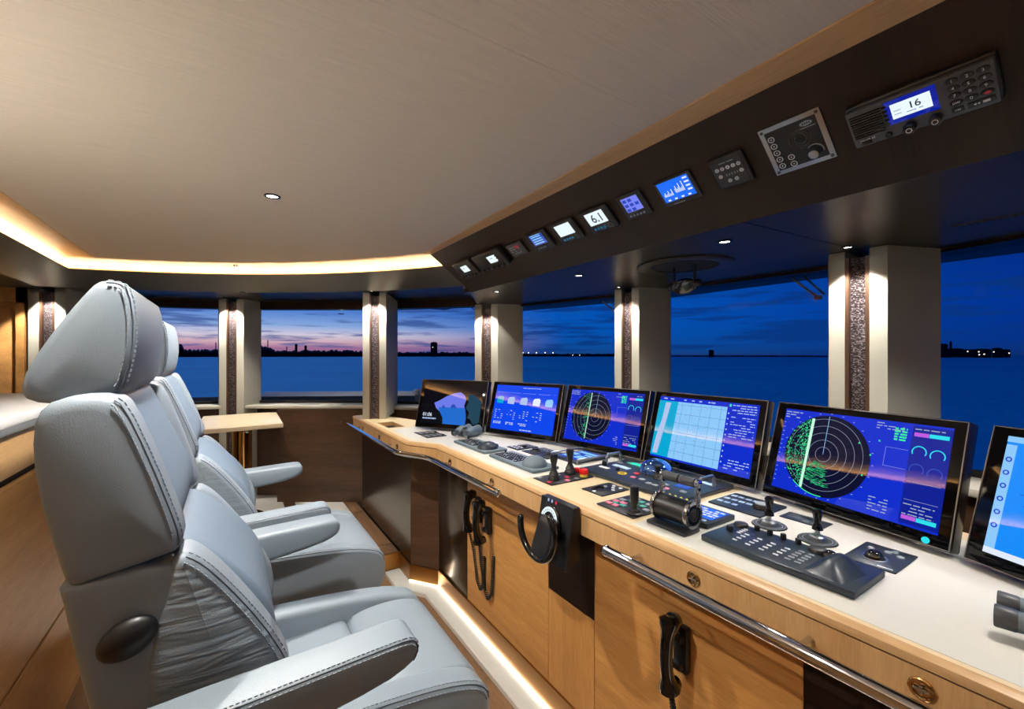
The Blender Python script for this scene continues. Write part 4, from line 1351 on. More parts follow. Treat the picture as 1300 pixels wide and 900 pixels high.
t = dev('dial_panel', 'blue grey button panel with one black rotary dial beside the chart monitor', 'panel', 1.496, 0.822)
plate(t, 0.178, 0.172, 0.006, 'panel_blue_grey', 'body')
for i in range(4):
    for j in range(3):
        if not (i == 3 and j == 0):
            MB().box((-0.07 + i * 0.026, -0.045 + j * 0.045, 0.007), (0.018, 0.014, 0.002), bevel=0.0005).build('button', 'pale_blue_key', t)
d_ = knob(t, 0.052, -0.005, 0.006, 0.027, 0.016, 'black_plastic', 'dial')
MB().cyl((0.052, -0.005, 0.022), (0.052, -0.005, 0.0235), 0.020, None, 24).build('dial_cap', 'grey_mark', d_)

for Y, lab in ((0.690, 'small black lever on a round dial, left of two below the large radar'), (0.560, 'small black lever on a round dial, right of two below the large radar')):
    t = dev('control_lever', lab, 'lever', 1.380, Y, group='control levers on round dials')
    d_ = MB().lathe([(0, 0.003), (0.046, 0.003), (0.048, 0.0)], None, 36).build('dial', 'panel_black', t)
    MB().annulus(0, 0, 0.034, 0.036, 0.0034, 36).annulus(0, 0, 0.042, 0.0432, 0.0034, 36).build('dial_scale', 'grey_mark', d_)
    MB().lathe([(0.022, 0.003), (0.020, 0.012), (0.015, 0.016), (0, 0.016)], None, 24).build('collar', 'brushed_steel', t)
    MB().lathe([(0.006, 0.014), (0.006, 0.034), (0, 0.034)], None, 14).build('stem', 'brushed_steel', t)
    MB().lathe([(0, 0.030), (0.014, 0.031), (0.012, 0.040), (0.008, 0.050), (0.012, 0.072), (0.013, 0.080), (0.008, 0.087), (0, 0.088)], None, 18).build('grip', 'black_gloss', t)

t = dev('label_plate', 'flat dark green plate of fine print below the large radar monitor', 'plate', 1.515, 0.648)
plate(t, 0.124, 0.068, 0.003, 'panel_blue_grey')
mk = MB(); rows(mk, -0.05, 0.018, 0.045, 3, 0.014, 0.004, 0.0035, rnd, 0.8); rows(mk, 0.0, -0.006, 0.045, 2, 0.014, 0.004, 0.0035, rnd, 0.8); mk.build('small_print', 'grey_mark', t, kind='stuff')

t = dev('radar_keyboard', 'long dark radar keyboard with knobs and angular palm rest', 'keyboard', 1.194, 0.559)
plate(t, 0.358, 0.174, 0.018, 'panel_blue_grey', 'body', 0.004)
knob(t, -0.150, 0.066, 0.018, 0.020, 0.008, 'panel_black', 'dial')
knob(t, -0.148, 0.004, 0.018, 0.0095, 0.015)
for x in (-0.105, -0.070, -0.035, 0.002):
    knob(t, x, 0.068, 0.018, 0.0075, 0.016)
knob(t, 0.050, 0.064, 0.018, 0.022, 0.010, 'panel_black', 'dial')
for cx in (-0.105, -0.070, -0.035, 0.0):
    keys(t, cx, -0.045, 1, 4, 0.02, 0.020, 0.012, 0.0045, 0.018, 'white_mark', 0.002)
keys(t, -0.125, 0.01, 1, 4, 0.02, 0.012, 0.010, 0.004, 0.018, 'white_mark', 0.002)
keys(t, 0.028, -0.045, 2, 5, 0.022, 0.018, 0.013, 0.006, 0.018, 'grey_mark', 0.002)
MB().ball((0.082, 0.050, 0.018), 0.019, None, 18, 10).build('trackball', 'black_gloss', t)
pr = MB()
v_ = [(0.070, -0.070, 0.018), (0.150, -0.078, 0.018), (0.165, 0.020, 0.018), (0.128, 0.078, 0.018), (0.075, 0.035, 0.018), (0.095, -0.020, 0.045), (0.112, 0.032, 0.054), (0.128, 0.020, 0.045), (0.118, -0.035, 0.045)]
pr._new(v_, [(0, 1, 8, 5), (1, 2, 7, 8), (2, 3, 6, 7), (3, 4, 6), (4, 5, 6), (4, 0, 5), (5, 8, 7, 6)])
bmesh.ops.subdivide_edges(pr.bm, edges=pr.bm.edges[:], cuts=3, use_grid_fill=True)
for _ in range(4):
    bmesh.ops.smooth_vert(pr.bm, verts=[v for v in pr.bm.verts if not v.is_boundary], factor=0.5, use_axis_x=True, use_axis_y=True, use_axis_z=True)
pr.build('palm_rest', 'panel_blue_grey', t, angle=60)

t = dev('trackball_unit', 'square dark panel with a small trackball beside the nearest monitor', 'panel', 1.398, 0.426)
plate(t, 0.108, 0.158, 0.004, 'panel_blue_grey')
MB().lathe([(0.022, 0.004), (0.026, 0.006), (0.028, 0.004)], Matrix.Translation((-0.005, -0.02, 0)), 28).build('ball_ring', 'brushed_steel', t)
MB().ball((-0.005, -0.02, 0.004), (0.021, 0.021, 0.019), None, 20, 8, half=True).build('trackball', 'black_gloss', t)
for x, y in ((-0.03, 0.035), (0.005, 0.040), (0.015, 0.055), (0.033, 0.030)):
    MB().cyl((x, y, 0.004), (x, y, 0.007), 0.008, 0.007, 14).build('button', 'grey_mark', t)
MB().box((0.03, -0.068, 0.0043), (0.03, 0.004, 0.0006)).build('small_print', 'white_mark', t)

binoculars('grey binoculars at the near right end of the console', 1.243, 0.122, math.radians(-84))

# ------------------------------------------------------------------ steering tiller, telephones
t = thing('steering_tiller', 'black steering tiller with open ring wheel and lit dial', 'steering wheel', (1.0, 1.205, 0.83))
MB().prism([(-0.030, 0.103), (-0.002, 0.103), (-0.002, -0.07), (-0.055, -0.105), (-0.068, -0.098)], -0.09, 0.09, frame((0, 0, 0), (1, 0, 0), (0, 0, 1)), bevel=0.004).build('housing', 'black_plastic', t)
TT = frame((-0.047, 0.015, 0.035), (0, -1, 0), Vector((0.20, 0, 1)))
d_ = MB().lathe([(0, 0.008), (0.044, 0.008), (0.050, 0.004), (0.050, -0.012)], TT, 36).build('dial', 'black_gloss', t)
MB().annulus(0, 0, 0.030, 0.046, 0.0095, 30, 0.08 * PI, 0.92 * PI, TT).build('lit_scale', 'sc_lcd', d_)
tk = MB()
for k in range(9):
    a = PI * (0.12 + 0.76 * k / 8)
    tk.rect(0.036 * math.cos(a) - 0.0015, 0.036 * math.sin(a) - 0.003, 0.036 * math.cos(a) + 0.0015, 0.036 * math.sin(a) + 0.003, 0.0102, TT)
tk.build('scale_ticks', 'sc_ink', d_, kind='stuff')
for x, y, m_ in ((-0.022, 0.066, 'sc_land'), (-0.002, 0.066, 'sc_land'), (0.020, 0.066, 'sc_red')):
    MB().rect(x - 0.004, y - 0.005, x + 0.004, y + 0.005, 0.004, TT).build('indicator_lamp', m_, t)
wc = (-0.115, 0.005, 0.020)
pts = []
for k in range(29):
    a = math.radians(172 + (400 - 172) * k / 28)
    pts.append((wc[0], wc[1] - 0.098 * math.cos(a), wc[2] + 0.098 * math.sin(a)))
MB().tube(pts, 0.0115, 14).ball(pts[0], 0.012, None, 14, 8).ball(pts[-1], 0.012, None, 14, 8).build('ring_wheel', 'black_gloss', t)
MB().cushion([(-0.122, -0.078), (-0.10, -0.082), (-0.045, 0.0), (-0.045, 0.05), (-0.075, 0.055), (-0.095, 0.0)], -0.045, 0.045, 0.008, 0.0).build('spoke', 'black_plastic', t)

def handset_mesh(T):
    mb = MB()
    n = 18
    pts, rad = [], []
    for k in range(n + 1):
        u = k / n
        zz = 0.105 - 0.21 * u
        out = -0.020 * math.sin(PI * u)
        r = 0.0175 + 0.012 * (math.exp(-((u - 0.07) / 0.10) ** 2) + math.exp(-((u - 0.93) / 0.10) ** 2))
        if k in (0, n):
            r *= 0.55
        pts.append((out, 0, zz)); rad.append(r)
    mb.tube(pts, 0.015, 14, T, radii=rad)
    mb.cyl((0.004, 0, 0.088), (0.028, 0, 0.086), 0.024, 0.020, 18, T, bevel=0.004)
    mb.cyl((0.004, 0, -0.088), (0.028, 0, -0.086), 0.022, 0.018, 18, T, bevel=0.004)
    return mb
def phone(label, Y, Z, cord, group=None, tilt=0.0):
    t = thing('telephone_handset', label, 'telephone', (1.087, Y, Z), group=group)
    MB().box((-0.012, 0, 0.0), (0.024, 0.045, 0.13), bevel=0.006).box((-0.030, 0, 0.035), (0.028, 0.032, 0.02), bevel=0.005).box((-0.030, 0, -0.04), (0.028, 0.032, 0.02), bevel=0.005).build('cradle', 'black_plastic', t)
    T = Matrix.Translation((-0.062, 0, 0)) @ Matrix.Rotation(tilt, 4, 'X')
    handset_mesh(T).build('handset', 'black_gloss', t)
    pts = []
    n = len(cord)
    dense = []
    for (a, b) in zip(cord, cord[1:]):
        a, b = Vector(a), Vector(b)
        k = max(2, int((b - a).length / 0.0025))
        dense += [a.lerp(b, i / k) for i in range(k)]
    for _ in range(12):
        dense = [dense[0]] + [(dense[i - 1] + dense[i] * 2 + dense[i + 1]) / 4 for i in range(1, len(dense) - 1)] + [dense[-1]]
    for i, p in enumerate(dense):
        a = i * 1.6
        pts.append(p + Vector((0.0065 * math.cos(a), 0.0065 * math.sin(a), 0)))
    MB().tube(pts, 0.0034, 6).build('coiled_cord', 'black_rubber', t)
    return t
phone('black telephone handset on the oak door, farther of two', 1.975, 0.655, [(-0.06, 0, -0.11), (-0.04, -0.005, -0.20), (-0.02, -0.005, -0.36), (-0.015, -0.03, -0.40), (-0.012, -0.05, -0.36), (-0.008, -0.055, -0.22)], 'telephone handsets on the console', 0.06)
phone('black telephone handset on the oak door, right of two above looped cords', 1.872, 0.632, [(-0.06, 0, -0.11), (-0.045, 0.015, -0.20), (-0.02, 0.025, -0.34), (-0.015, 0.0, -0.39), (-0.012, -0.03, -0.35), (-0.008, -0.045, -0.16)], 'telephone handsets on the console', -0.05)
phone('single black telephone handset below the near chrome rail', 0.775, 0.622, [(-0.06, 0, -0.11), (-0.05, 0.0, -0.16), (-0.03, -0.005, -0.28), (-0.015, -0.03, -0.30), (-0.01, -0.06, -0.25), (-0.006, -0.07, -0.16)], 'telephone handsets on the console')
jk = tag(MB().lathe([(0, 0.004), (0.007, 0.004), (0.008, 0.008), (0.015, 0.007), (0.017, 0.0)], frame((1.0868, 0.705, 0.462), (0, -1, 0), (0, 0, 1)), 20).build('cord_socket', 'chrome'), 'small chrome socket where the single handset cord enters the oak door', 'socket')

# ------------------------------------------------------------------ overhead instruments (panel frame: x right, y up, z out)
def ohd(name, label, cat, x, y, group=None):
    return thing(name, label, cat, mat=PANEL @ Matrix.Translation((x, y, 0.0003)), group=group)
def bezel(t, w, h, d, mat='black_plastic', bevel=0.006, name='housing'):
    return MB().box((0, 0, d / 2), (w, h, d), bevel=bevel, seg=3).build(name, mat, t)
def ring_button(t, x, y, z, r, mat='white_mark'):
    b = MB().cyl((x, y, z), (x, y, z + 0.0015), r, r * 0.92, 18).build('button', 'panel_black', t)
    MB().annulus(x, y, r * 0.66, r * 0.92, z + 0.0019, 22).disc(x, y, r * 0.22, z + 0.0019, 10).build('button_print', mat, b)

# two far radios
for k, (x, w, lab) in enumerate(((-2.372, 0.215, 'small black radio with white display, farthest on the overhead panel'), (-2.082, 0.290, 'wider black radio with white display, second on the overhead panel'))):
    t = ohd('overhead_radio', lab, 'radio', x, 0.162, 'far radios on the overhead panel')
    bezel(t, w, 0.112, 0.034, bevel=0.008)
    s = MB().rect(-0.030 if k == 0 else 0.0, -0.016, 0.050 if k == 0 else 0.085, 0.028, 0.0346).build('display', 'sc_lcd', t)
    mk = MB(); rows(mk, -0.01 + 0.03 * k, 0.008, 0.03, 1, 0.01, 0.006, 0.0351, rnd, 0.8); mk.build('small_print', 'sc_line', s, kind='stuff')
    for i in range(5):
        knob(t, -w * 0.36 + i * w * 0.18, -0.044, 0.030, 0.009, 0.016)
    kx = -w * 0.42
    for i in range(5 if k else 3):
        MB().box((kx + 0.028 * (k + 1) * 0.6, -0.012 + 0.012 * i, 0.0345), (0.05 if k else 0.03, 0.004, 0.002)).build('grille_slat', 'device_grey', t)
    for i in range(3):
        for j in range(3):
            MB().box((w * 0.34 + 0.014 * (i - 1), 0.018 - 0.016 * j, 0.035), (0.009, 0.008, 0.002)).build('key', 'device_grey', t)
# red marked grey panel
t = ohd('alarm_panel', 'small grey alarm panel with a red mark between radio and blue display', 'panel', -1.836, 0.160)
bezel(t, 0.135, 0.082, 0.010, 'black_plastic', 0.004)
MB().box((0, 0, 0.0105), (0.115, 0.064, 0.002)).build('face', 'device_grey', t)
mk = MB(); rows(mk, -0.048, 0.015, 0.08, 4, 0.012, 0.005, 0.0118, rnd, 0.7); mk.build('small_print', 'grey_mark', t, kind='stuff')
MB().rect(0.005, 0.008, 0.035, 0.024, 0.0122).build('red_mark', 'red_key', t)
# three square repeaters
def repeater(label, x, face, txt, kind):
    t = ohd('repeater_display', label, 'display', x, 0.162, 'square repeater displays on the overhead panel')
    bezel(t, 0.146, 0.106, 0.016, 'black_plastic', 0.007)
    s = MB().rect(-0.050, -0.016, 0.046, 0.040, 0.0166).build('screen', face, t)
    if kind == 'rows':
        for j in range(4):
            MB().rect(-0.040, 0.026 - 0.012 * j, 0.030, 0.032 - 0.012 * j, 0.0171).build('text_bar', 'sc_pale', s)
        MB().poly([(-0.046, 0.036, 0.0171), (0.036, 0.036, 0.0171), (0.030, 0.040, 0.0171), (-0.040, 0.040, 0.0171)]).build('text_bar', 'sc_pale', s)
    elif kind == 'faint':
        mk = MB(); rows(mk, -0.01, 0.005, 0.04, 2, 0.010, 0.004, 0.0171, rnd, 0.7); mk.build('small_print', 'sc_orange', s, kind='stuff')
    if txt:
        text(txt, 0.052, 'sc_ink', s, 0.004, 0.010, 0.0172)
    for i in range(4):
        MB().cyl((-0.038 + 0.017 * i, -0.034, 0.016), (-0.038 + 0.017 * i, -0.034, 0.018), 0.005, None, 12).build('button', 'grey_mark' if kind == 'rows' else 'sc_teal', t)
    MB().lathe([(0.006, 0.0), (0.013, 0.0), (0.013, 0.003), (0.006, 0.003)], Matrix.Translation((0.045, -0.034, 0.016)), 18).build('cross_pad', 'device_grey', t)
repeater('square repeater showing pale text rows on blue', -1.633, 'sc_side', None, 'rows')
repeater('square repeater with blank white screen on the overhead panel', -1.443, 'sc_lcd', None, 'faint')
repeater('square repeater showing the reading 6.1 in large black figures', -1.252, 'sc_lcd', '6.1', '')
# small violet and large blue instrument
t = ohd('instrument_display', 'small dark instrument with violet text screen on the overhead panel', 'display', -1.076, 0.166)
bezel(t, 0.110, 0.100, 0.008, 'panel_black', 0.004)
s = MB().rect(-0.038, -0.022, 0.034, 0.036, 0.0086).build('screen', 'sc_violet', t)
for i, j in ((0, 0), (0, 1), (0, 2), (1, 0), (1, 1), (1, 2), (2, 1)):
    MB().rect(-0.034 + 0.023 * i, 0.018 - 0.019 * j, -0.018 + 0.023 * i, 0.030 - 0.019 * j, 0.0091).build('screen_block', 'sc_side', s)
for i in range(5):
    MB().cyl((-0.034 + 0.015 * i, -0.038, 0.008), (-0.034 + 0.015 * i, -0.038, 0.010), 0.0042, None, 12).build('button', 'grey_mark', t)
t = ohd('instrument_display', 'dark instrument with bright blue bar graph screen on the overhead panel', 'display', -0.896, 0.163)
bezel(t, 0.136, 0.098, 0.008, 'panel_black', 0.004)
s = MB().rect(-0.058, -0.032, 0.056, 0.042, 0.0086).build('screen', 'sc_lcdblue', t)
for gx, gy, sc in ((-0.05, 0.008, 0.8), (-0.006, 0.012, 1.2)):
    hs = (0.010, 0.016, 0.008, 0.011, 0.020, 0.007, 0.010, 0.022)
    for i, hh in enumerate(hs):
        MB().rect(gx + 0.0055 * i * 0.8, gy - 0.036 * 0.55, gx + 0.0055 * i * 0.8 + 0.0028, gy - 0.036 * 0.55 + hh * sc * 1.3, 0.0091).build('graph_bar', 'sc_white', s)
for i in range(4):
    MB().rect(-0.046 + 0.025 * i, -0.029, -0.036 + 0.025 * i, -0.023, 0.0091).build('menu_mark', 'sc_white', s)
mk = MB(); rows(mk, 0.036, 0.030, 0.016, 4, 0.014, 0.006, 0.0091, rnd, 0.9); mk.build('small_print', 'sc_white', s, kind='stuff')
MB().rect(-0.035, -0.0445, 0.008, -0.042, 0.0087).build('maker_print', 'grey_mark', t)
# dimmer panel with nine white buttons
t = ohd('dimmer_panel', 'black dimmer panel with nine round white buttons', 'panel', -0.716, 0.163)
bezel(t, 0.102, 0.100, 0.012, 'black_plastic', 0.010)
MB().box((0, 0, 0.0125), (0.084, 0.080, 0.002), bevel=0.0008).build('face', 'panel_black', t)
for x, y in ((-0.032, 0.016), (-0.016, 0.016), (0.0, 0.016), (0.016, 0.016), (0.032, 0.016), (-0.030, -0.006), (0.032, -0.006), (-0.010, -0.026), (0.010, -0.026)):
    b = MB().cyl((x, y, 0.0132), (x, y, 0.0155), 0.0062, 0.0056, 16).build('button', 'white_mark', t)
    MB().disc(x, y, 0.0018, 0.0158, 8).build('button_print', 'panel_black', b)
mk = MB(); rows(mk, -0.034, 0.031, 0.056, 1, 0.01, 0.003, 0.0137, rnd, 0.9); mk.build('small_print', 'grey_mark', t, kind='stuff')
mk = MB()
for i in range(5):
    mk.rect(-0.014 + 0.008 * i, -0.010, -0.011 + 0.008 * i, -0.004, 0.0137)
mk.build('level_marks', 'grey_mark', t, kind='stuff')
# intercom
t = ohd('intercom_panel', 'intercom panel with silver frame, ringed buttons and a volume knob', 'intercom', -0.542, 0.167)
MB().box((0, 0, 0.002), (0.142, 0.138, 0.004), bevel=0.001).build('frame_plate', 'brushed_steel', t)
MB().box((0, 0, 0.0044), (0.118, 0.114, 0.001), bevel=0.0004).build('face', 'black_rubber', t)
for x, y in ((-0.047, 0.020), (-0.047, 0.000), (-0.047, -0.020), (-0.047, -0.040), (-0.020, -0.024), (-0.020, -0.044), (-0.047, 0.040)):
    ring_button(t, x, y - 0.004, 0.005, 0.0088)
for x, y in ((-0.063, 0.061), (0.063, 0.061), (-0.063, -0.061), (0.063, -0.061)):
    MB().cyl((x, y, 0.004), (x, y, 0.0055), 0.004, None, 12).build('screw', 'device_grey', t)
k_ = MB().cyl((0.034, -0.034, 0.005), (0.034, -0.034, 0.024), 0.013, 0.012, 22, bevel=0.002).build('volume_knob', 'brushed_steel', t)
MB().annulus(0.034, -0.034, 0.017, 0.0195, 0.0054, 24, -0.1 * PI, 0.75 * PI).build('volume_scale', 'grey_mark', t)
lg = MB()
lg.poly([(0.036 + 0.014 * math.cos(2 * PI * i / 24), 0.044 + 0.0062 * math.sin(2 * PI * i / 24), 0.0054) for i in range(24)])
lg.rect(0.020, 0.0325, 0.054, 0.0345, 0.0054)
lo = lg.build('oval_logo', 'grey_mark', t)
mk = MB()
for i in range(4):
    mk.rect(0.0275 + 0.0048 * i, 0.0415, 0.0305 + 0.0048 * i, 0.0465, 0.0057)
mk.build('logo_letters', 'panel_black', lo, kind='stuff')
for r in (0.010, 0.017, 0.024):
    MB().annulus(0.012, 0.010, r, r + 0.002, 0.0053, 30).build('speaker_ring', 'black_gloss', t)
# large VHF radio with keypad
t = ohd('overhead_radio', 'large grey radio with keypad and display reading 16', 'radio', -0.307, 0.160)
bezel(t, 0.236, 0.098, 0.016, 'black_plastic', 0.005, 'rear_housing')
MB().box((0, -0.002, 0.022), (0.232, 0.090, 0.014), bevel=0.004).build('front_housing', 'device_grey', t)
for i in range(10):
    MB().box((-0.082, 0.030 - 0.0058 * i, 0.0298), (0.056, 0.0028, 0.002)).build('grille_slat', 'black_gloss', t)
MB().box((-0.006, 0.010, 0.0295), (0.082, 0.054, 0.002), bevel=0.0006).build('display_bezel', 'sc_deep', t)
s = MB().rect(-0.038, -0.006, 0.026, 0.028, 0.0308).build('display', 'sc_lcd', t)
text('16', 0.021, 'sc_ink', s, 0.0, 0.013, 0.0313)
mk = MB(); rows(mk, -0.014, 0.000, 0.026, 1, 0.01, 0.0022, 0.0313, rnd, 1.0); rows(mk, -0.034, 0.011, 0.012, 2, 0.008, 0.0018, 0.0313, rnd, 0.9); mk.build('small_print', 'sc_line', s, kind='stuff')
nums = ['1', '2', '3', '4', '5', '6', '7', '8', '9', 'DW', '0', '']
for i, n_ in enumerate(nums):
    x, y = 0.058 + 0.0215 * (i % 3), 0.030 - 0.0155 * (i // 3)
    T = Matrix.Translation((x, y, 0.029)) @ Matrix.Diagonal((1.25, 0.85, 1, 1))
    k_ = MB().cyl((0, 0, 0), (0, 0, 0.003), 0.0078, 0.007, 18, T, bevel=0.001).build('key', 'black_plastic', t)
    if n_:
        text(n_, 0.0085 if len(n_) < 2 else 0.006, 'white_mark', k_, x, y, 0.0325)
    else:
        MB().poly([(x + 0.005 * math.cos(a), y + 0.0032 * math.sin(a), 0.0325) for a in [2 * PI * q / 14 for q in range(14)]]).build('red_mark', 'red_key', k_)
k_ = MB().box((0.058, -0.032, 0.0305), (0.018, 0.011, 0.003), bevel=0.0014).build('key', 'black_plastic', t)
text('1W', 0.006, 'white_mark', k_, 0.058, -0.032, 0.0325)
k_ = MB().box((0.091, -0.032, 0.0305), (0.038, 0.011, 0.003), bevel=0.0014).build('key', 'black_plastic', t)
MB().poly([(0.080, -0.032, 0.0325), (0.084, -0.0345, 0.0325), (0.084, -0.0295, 0.0325)]).poly([(0.085, -0.032, 0.0325), (0.089, -0.0345, 0.0325), (0.089, -0.0295, 0.0325)]).rect(0.093, -0.0345, 0.103, -0.0295, 0.0325).build('key_print', 'white_mark', k_)
for x, y in ((-0.015, -0.034), (0.026, -0.034)):
    kk = knob(t, x, y, 0.029, 0.0115, 0.018, 'black_plastic')
    MB().annulus(x, y, 0.004, 0.0055, 0.0474, 18).build('knob_print', 'white_mark', kk)
knob(t, -0.052, -0.036, 0.029, 0.0068, 0.008, 'black_rubber')
MB().box((-0.092, -0.038, 0.0295), (0.018, 0.008, 0.002)).build('socket', 'black_gloss', t)
text('SAILOR 62', 0.0062, 'white_mark', t, -0.090, -0.0315, 0.0296)
for i in range(5):
    MB().box((-0.048, 0.028 - 0.010 * i, 0.030), (0.008, 0.005, 0.002)).build('side_key', 'black_gloss', t)

# ------------------------------------------------------------------ hatch with hanging reflector
t = thing('periscope_compass', 'round black hatch in the soffit with hanging periscope mirror', 'compass', (1.80, 1.285, SOFFIT))
MB().lathe([(0.150, -0.001), (0.150, -0.006), (0.205, -0.010), (0.215, -0.006), (0.215, 0.0)], None, 48).build('hatch_ring', 'soffit_gloss', t)
MB().lathe([(0, -0.002), (0.150, -0.002)], None, 48).build('hatch_opening', 'gap_black', t)
for s in (-1, 1):
    MB().cyl((0.0, s * 0.055, -0.004), (0.0, s * 0.055, -0.085), 0.0065, None, 10).build('hanger_rod', 'black_plastic', t)
    MB().cyl((0.0, s * 0.080, -0.092), (0.0, s * 0.058, -0.092), 0.019, None, 16, bevel=0.002).build('pivot_knob', 'black_plastic', t)
MT = Matrix.Translation((0, 0, -0.098)) @ Matrix.Rotation(math.radians(38), 4, 'Y') @ Matrix.Rotation(math.radians(-14), 4, 'X')
MB().lathe([(0, 0.010), (0.046, 0.010), (0.052, 0.004), (0.052, -0.008), (0.046, -0.012), (0, -0.012)], MT @ Matrix.Diagonal((0.8, 1.15, 1, 1)), 28).build('mirror_case', 'black_gloss', t)
MB().lathe([(0, -0.0128), (0.040, -0.0128)], MT @ Matrix.Diagonal((0.8, 1.15, 1, 1)), 28).build('mirror', 'chrome', t)

# ventilation grille in the soffit
t = thing('air_grille', 'slotted air grille in the soffit above the right window', 'grille', (1.995, 0.335, SOFFIT))
MB().box((0, 0, -0.002), (0.03, 0.17, 0.004)).build('frame_plate', 'device_grey', t)
for i in range(10):
    MB().box((0, -0.072 + 0.016 * i, -0.005), (0.022, 0.008, 0.002)).build('slat', 'black_plastic', t)

# ------------------------------------------------------------------ small table
t = thing('side_table', 'small pale oak table on a polished column by the far window', 'table', (0.09, 4.13, 0.13))
top = [(-0.295, -0.41), (0.26, -0.40), (0.275, 0.33), (0.16, 0.38), (-0.10, 0.38), (-0.27, 0.38)]
MB().prism(top, 0.764, 0.80, bevel=0.008, seg=3).build('table_top', 'table_oak', t)
MB().prism([(-0.245, -0.36), (0.22, -0.352), (0.235, 0.28), (-0.23, 0.30)], 0.8002, 0.8012).build('inlay', 'table_oak', t)
MB().cyl((0.0, 0.0, 0.0), (0.0, 0.0, 0.764), 0.072, None, 32).build('column', 'gold_chrome', t)
MB().cyl((0.0, 0.0, 0.0), (0.0, 0.0, 0.02), 0.17, 0.16, 32, bevel=0.004).build('foot', 'gold_chrome', t)
MB().cyl((0.03, -0.25, 0.742), (0.03, -0.25, 0.764), 0.012, None, 14).ball((0.03, -0.25, 0.738), 0.016, None, 14, 8).build('release_knob', 'chrome', t)

# ------------------------------------------------------------------ aft cabinet with white top, left edge
t = thing('aft_cabinet', 'oak cabinet with white top along the left edge', 'cabinet', (-0.56, 0.6, 0))
MB().box((-0.36, 0.0, 1.250), (0.76, 4.9, 0.030), bevel=0.004).build('counter_top', 'white_counter', t)
MB().box((0.012, 0.0, 1.232), (0.012, 4.9, 0.040), bevel=0.003).build('edge_strip', 'grey_edge', t)
MB().box((-0.012, 0.0, 1.152), (0.024, 4.86, 0.150)).build('upper_panel', 'oak_pale', t)
MB().box((-0.030, 0.0, 1.062), (0.02, 4.86, 0.034)).build('shadow_gap', 'gap_black', t)
MB().box((-0.012, 0.0, 0.737), (0.024, 4.86, 0.616)).build('door_panel', 'aft_oak', t)
MB().box((-0.030, 0.0, 0.424), (0.02, 4.86, 0.02)).build('shadow_gap', 'gap_black', t)
MB().box((-0.012, 0.0, 0.209), (0.024, 4.86, 0.410)).build('lower_panel', 'aft_oak', t)
MB().box((-0.38, 0.0, 0.62), (0.68, 4.84, 1.22)).build('carcass', 'gap_black', t)

# ------------------------------------------------------------------ downlights
def spot(parent, loc, power, size, blend=0.6, rad=0.03, color=(1.0, 0.93, 0.84), aim=None):
    l = bpy.data.lights.new('downlight_lamp', 'SPOT')
    l.energy = power
    l.spot_size = math.radians(size)
    l.spot_blend = blend
    l.shadow_soft_size = rad
    l.color = color
    o = bpy.data.objects.new('downlight_lamp', l)
    col.objects.link(o)
    o.parent = parent
    o.location = loc
    if aim is not None:
        o.rotation_euler = (Vector(aim)).to_track_quat('-Z', 'Y').to_euler()
    return o
def downlight(X, Y, Z, power, size, label, r=0.034, aim=None, rad=0.03, blend=0.6, color=(1.0, 0.95, 0.88)):
    t = thing('downlight', label, 'lamp', (X, Y, Z), group='recessed downlights')
    MB().lathe([(r * 0.72, -0.0012), (r * 0.80, -0.005), (r, -0.004), (r * 1.05, 0.0)], None, 28).build('rim', 'black_gloss', t)
    MB().lathe([(0, -0.0008), (r * 0.72, -0.0008)], None, 24).build('lens', 'lamp_lens', t)
    spot(t, (0, 0, -0.012), power, size, blend, rad, color, aim)
    return t
DL = globals().get('DL_SCALE', 1.0)
downlight(0.151, 2.04, 2.10, 120, 135, 'round downlight in the fabric ceiling above the chairs', 0.030, rad=0.03)
downlight(-0.08, 0.915, 2.10, 85, 135, 'unseen round downlight assumed in the ceiling above the nearest chair', 0.030, rad=0.03)  # out of view, placed by guess to light the near chair
downlight(-0.42, 0.55, 2.10, 5, 130, 'unseen round downlight added in the ceiling above the aft cabinet', 0.030, rad=0.03)  # added out of view to brighten cabinet front and chair back
downlight(0.15, -1.15, 2.10, 6, 150, 'unseen round downlight added in the ceiling behind the viewer', 0.030, rad=0.06)  # added behind the camera, a guessed source of room light
downlight(0.043, 3.77, 2.0995, 14, 120, 'tiny downlight in the oak ceiling band above the table', 0.018, rad=0.02)
for X, Y, lab in ((1.546, 0.932, 'round downlight in the soffit in front of the round hatch'), (1.559, 1.751, 'round downlight in the soffit behind the round hatch'),
                  (1.55, 0.12, 'round downlight in the soffit above the nearest monitor'), (1.50, -0.70, 'round downlight in the soffit past the nearest monitor'),
                  (1.50, 2.50, 'round downlight in the soffit above the cave picture monitor')):
    downlight(X, Y, SOFFIT if Y < 2.6 else 1.95, 30 if abs(Y - 0.12) < 0.1 else 18, 125, lab, 0.026, rad=0.025)
downlight(0.10, 4.10, 1.95, 28, 110, 'round downlight in the far soffit above the small table', 0.026)
for (h_, lp, n_), lab in zip(PIL, ('behind the large radar', 'beside the hatch', 'behind the second monitor', 'at the far console end', 'behind the small table', 'beside the oak wall', 'at the starboard end')):
    z_ = SOFFIT if lp.y < 3.3 else 1.95
    downlight(lp.x, lp.y, z_, 22 if lp.y < 3.3 else 34, 95, 'small downlight over the cream pillar ' + lab, 0.022, rad=0.012, blend=0.35)

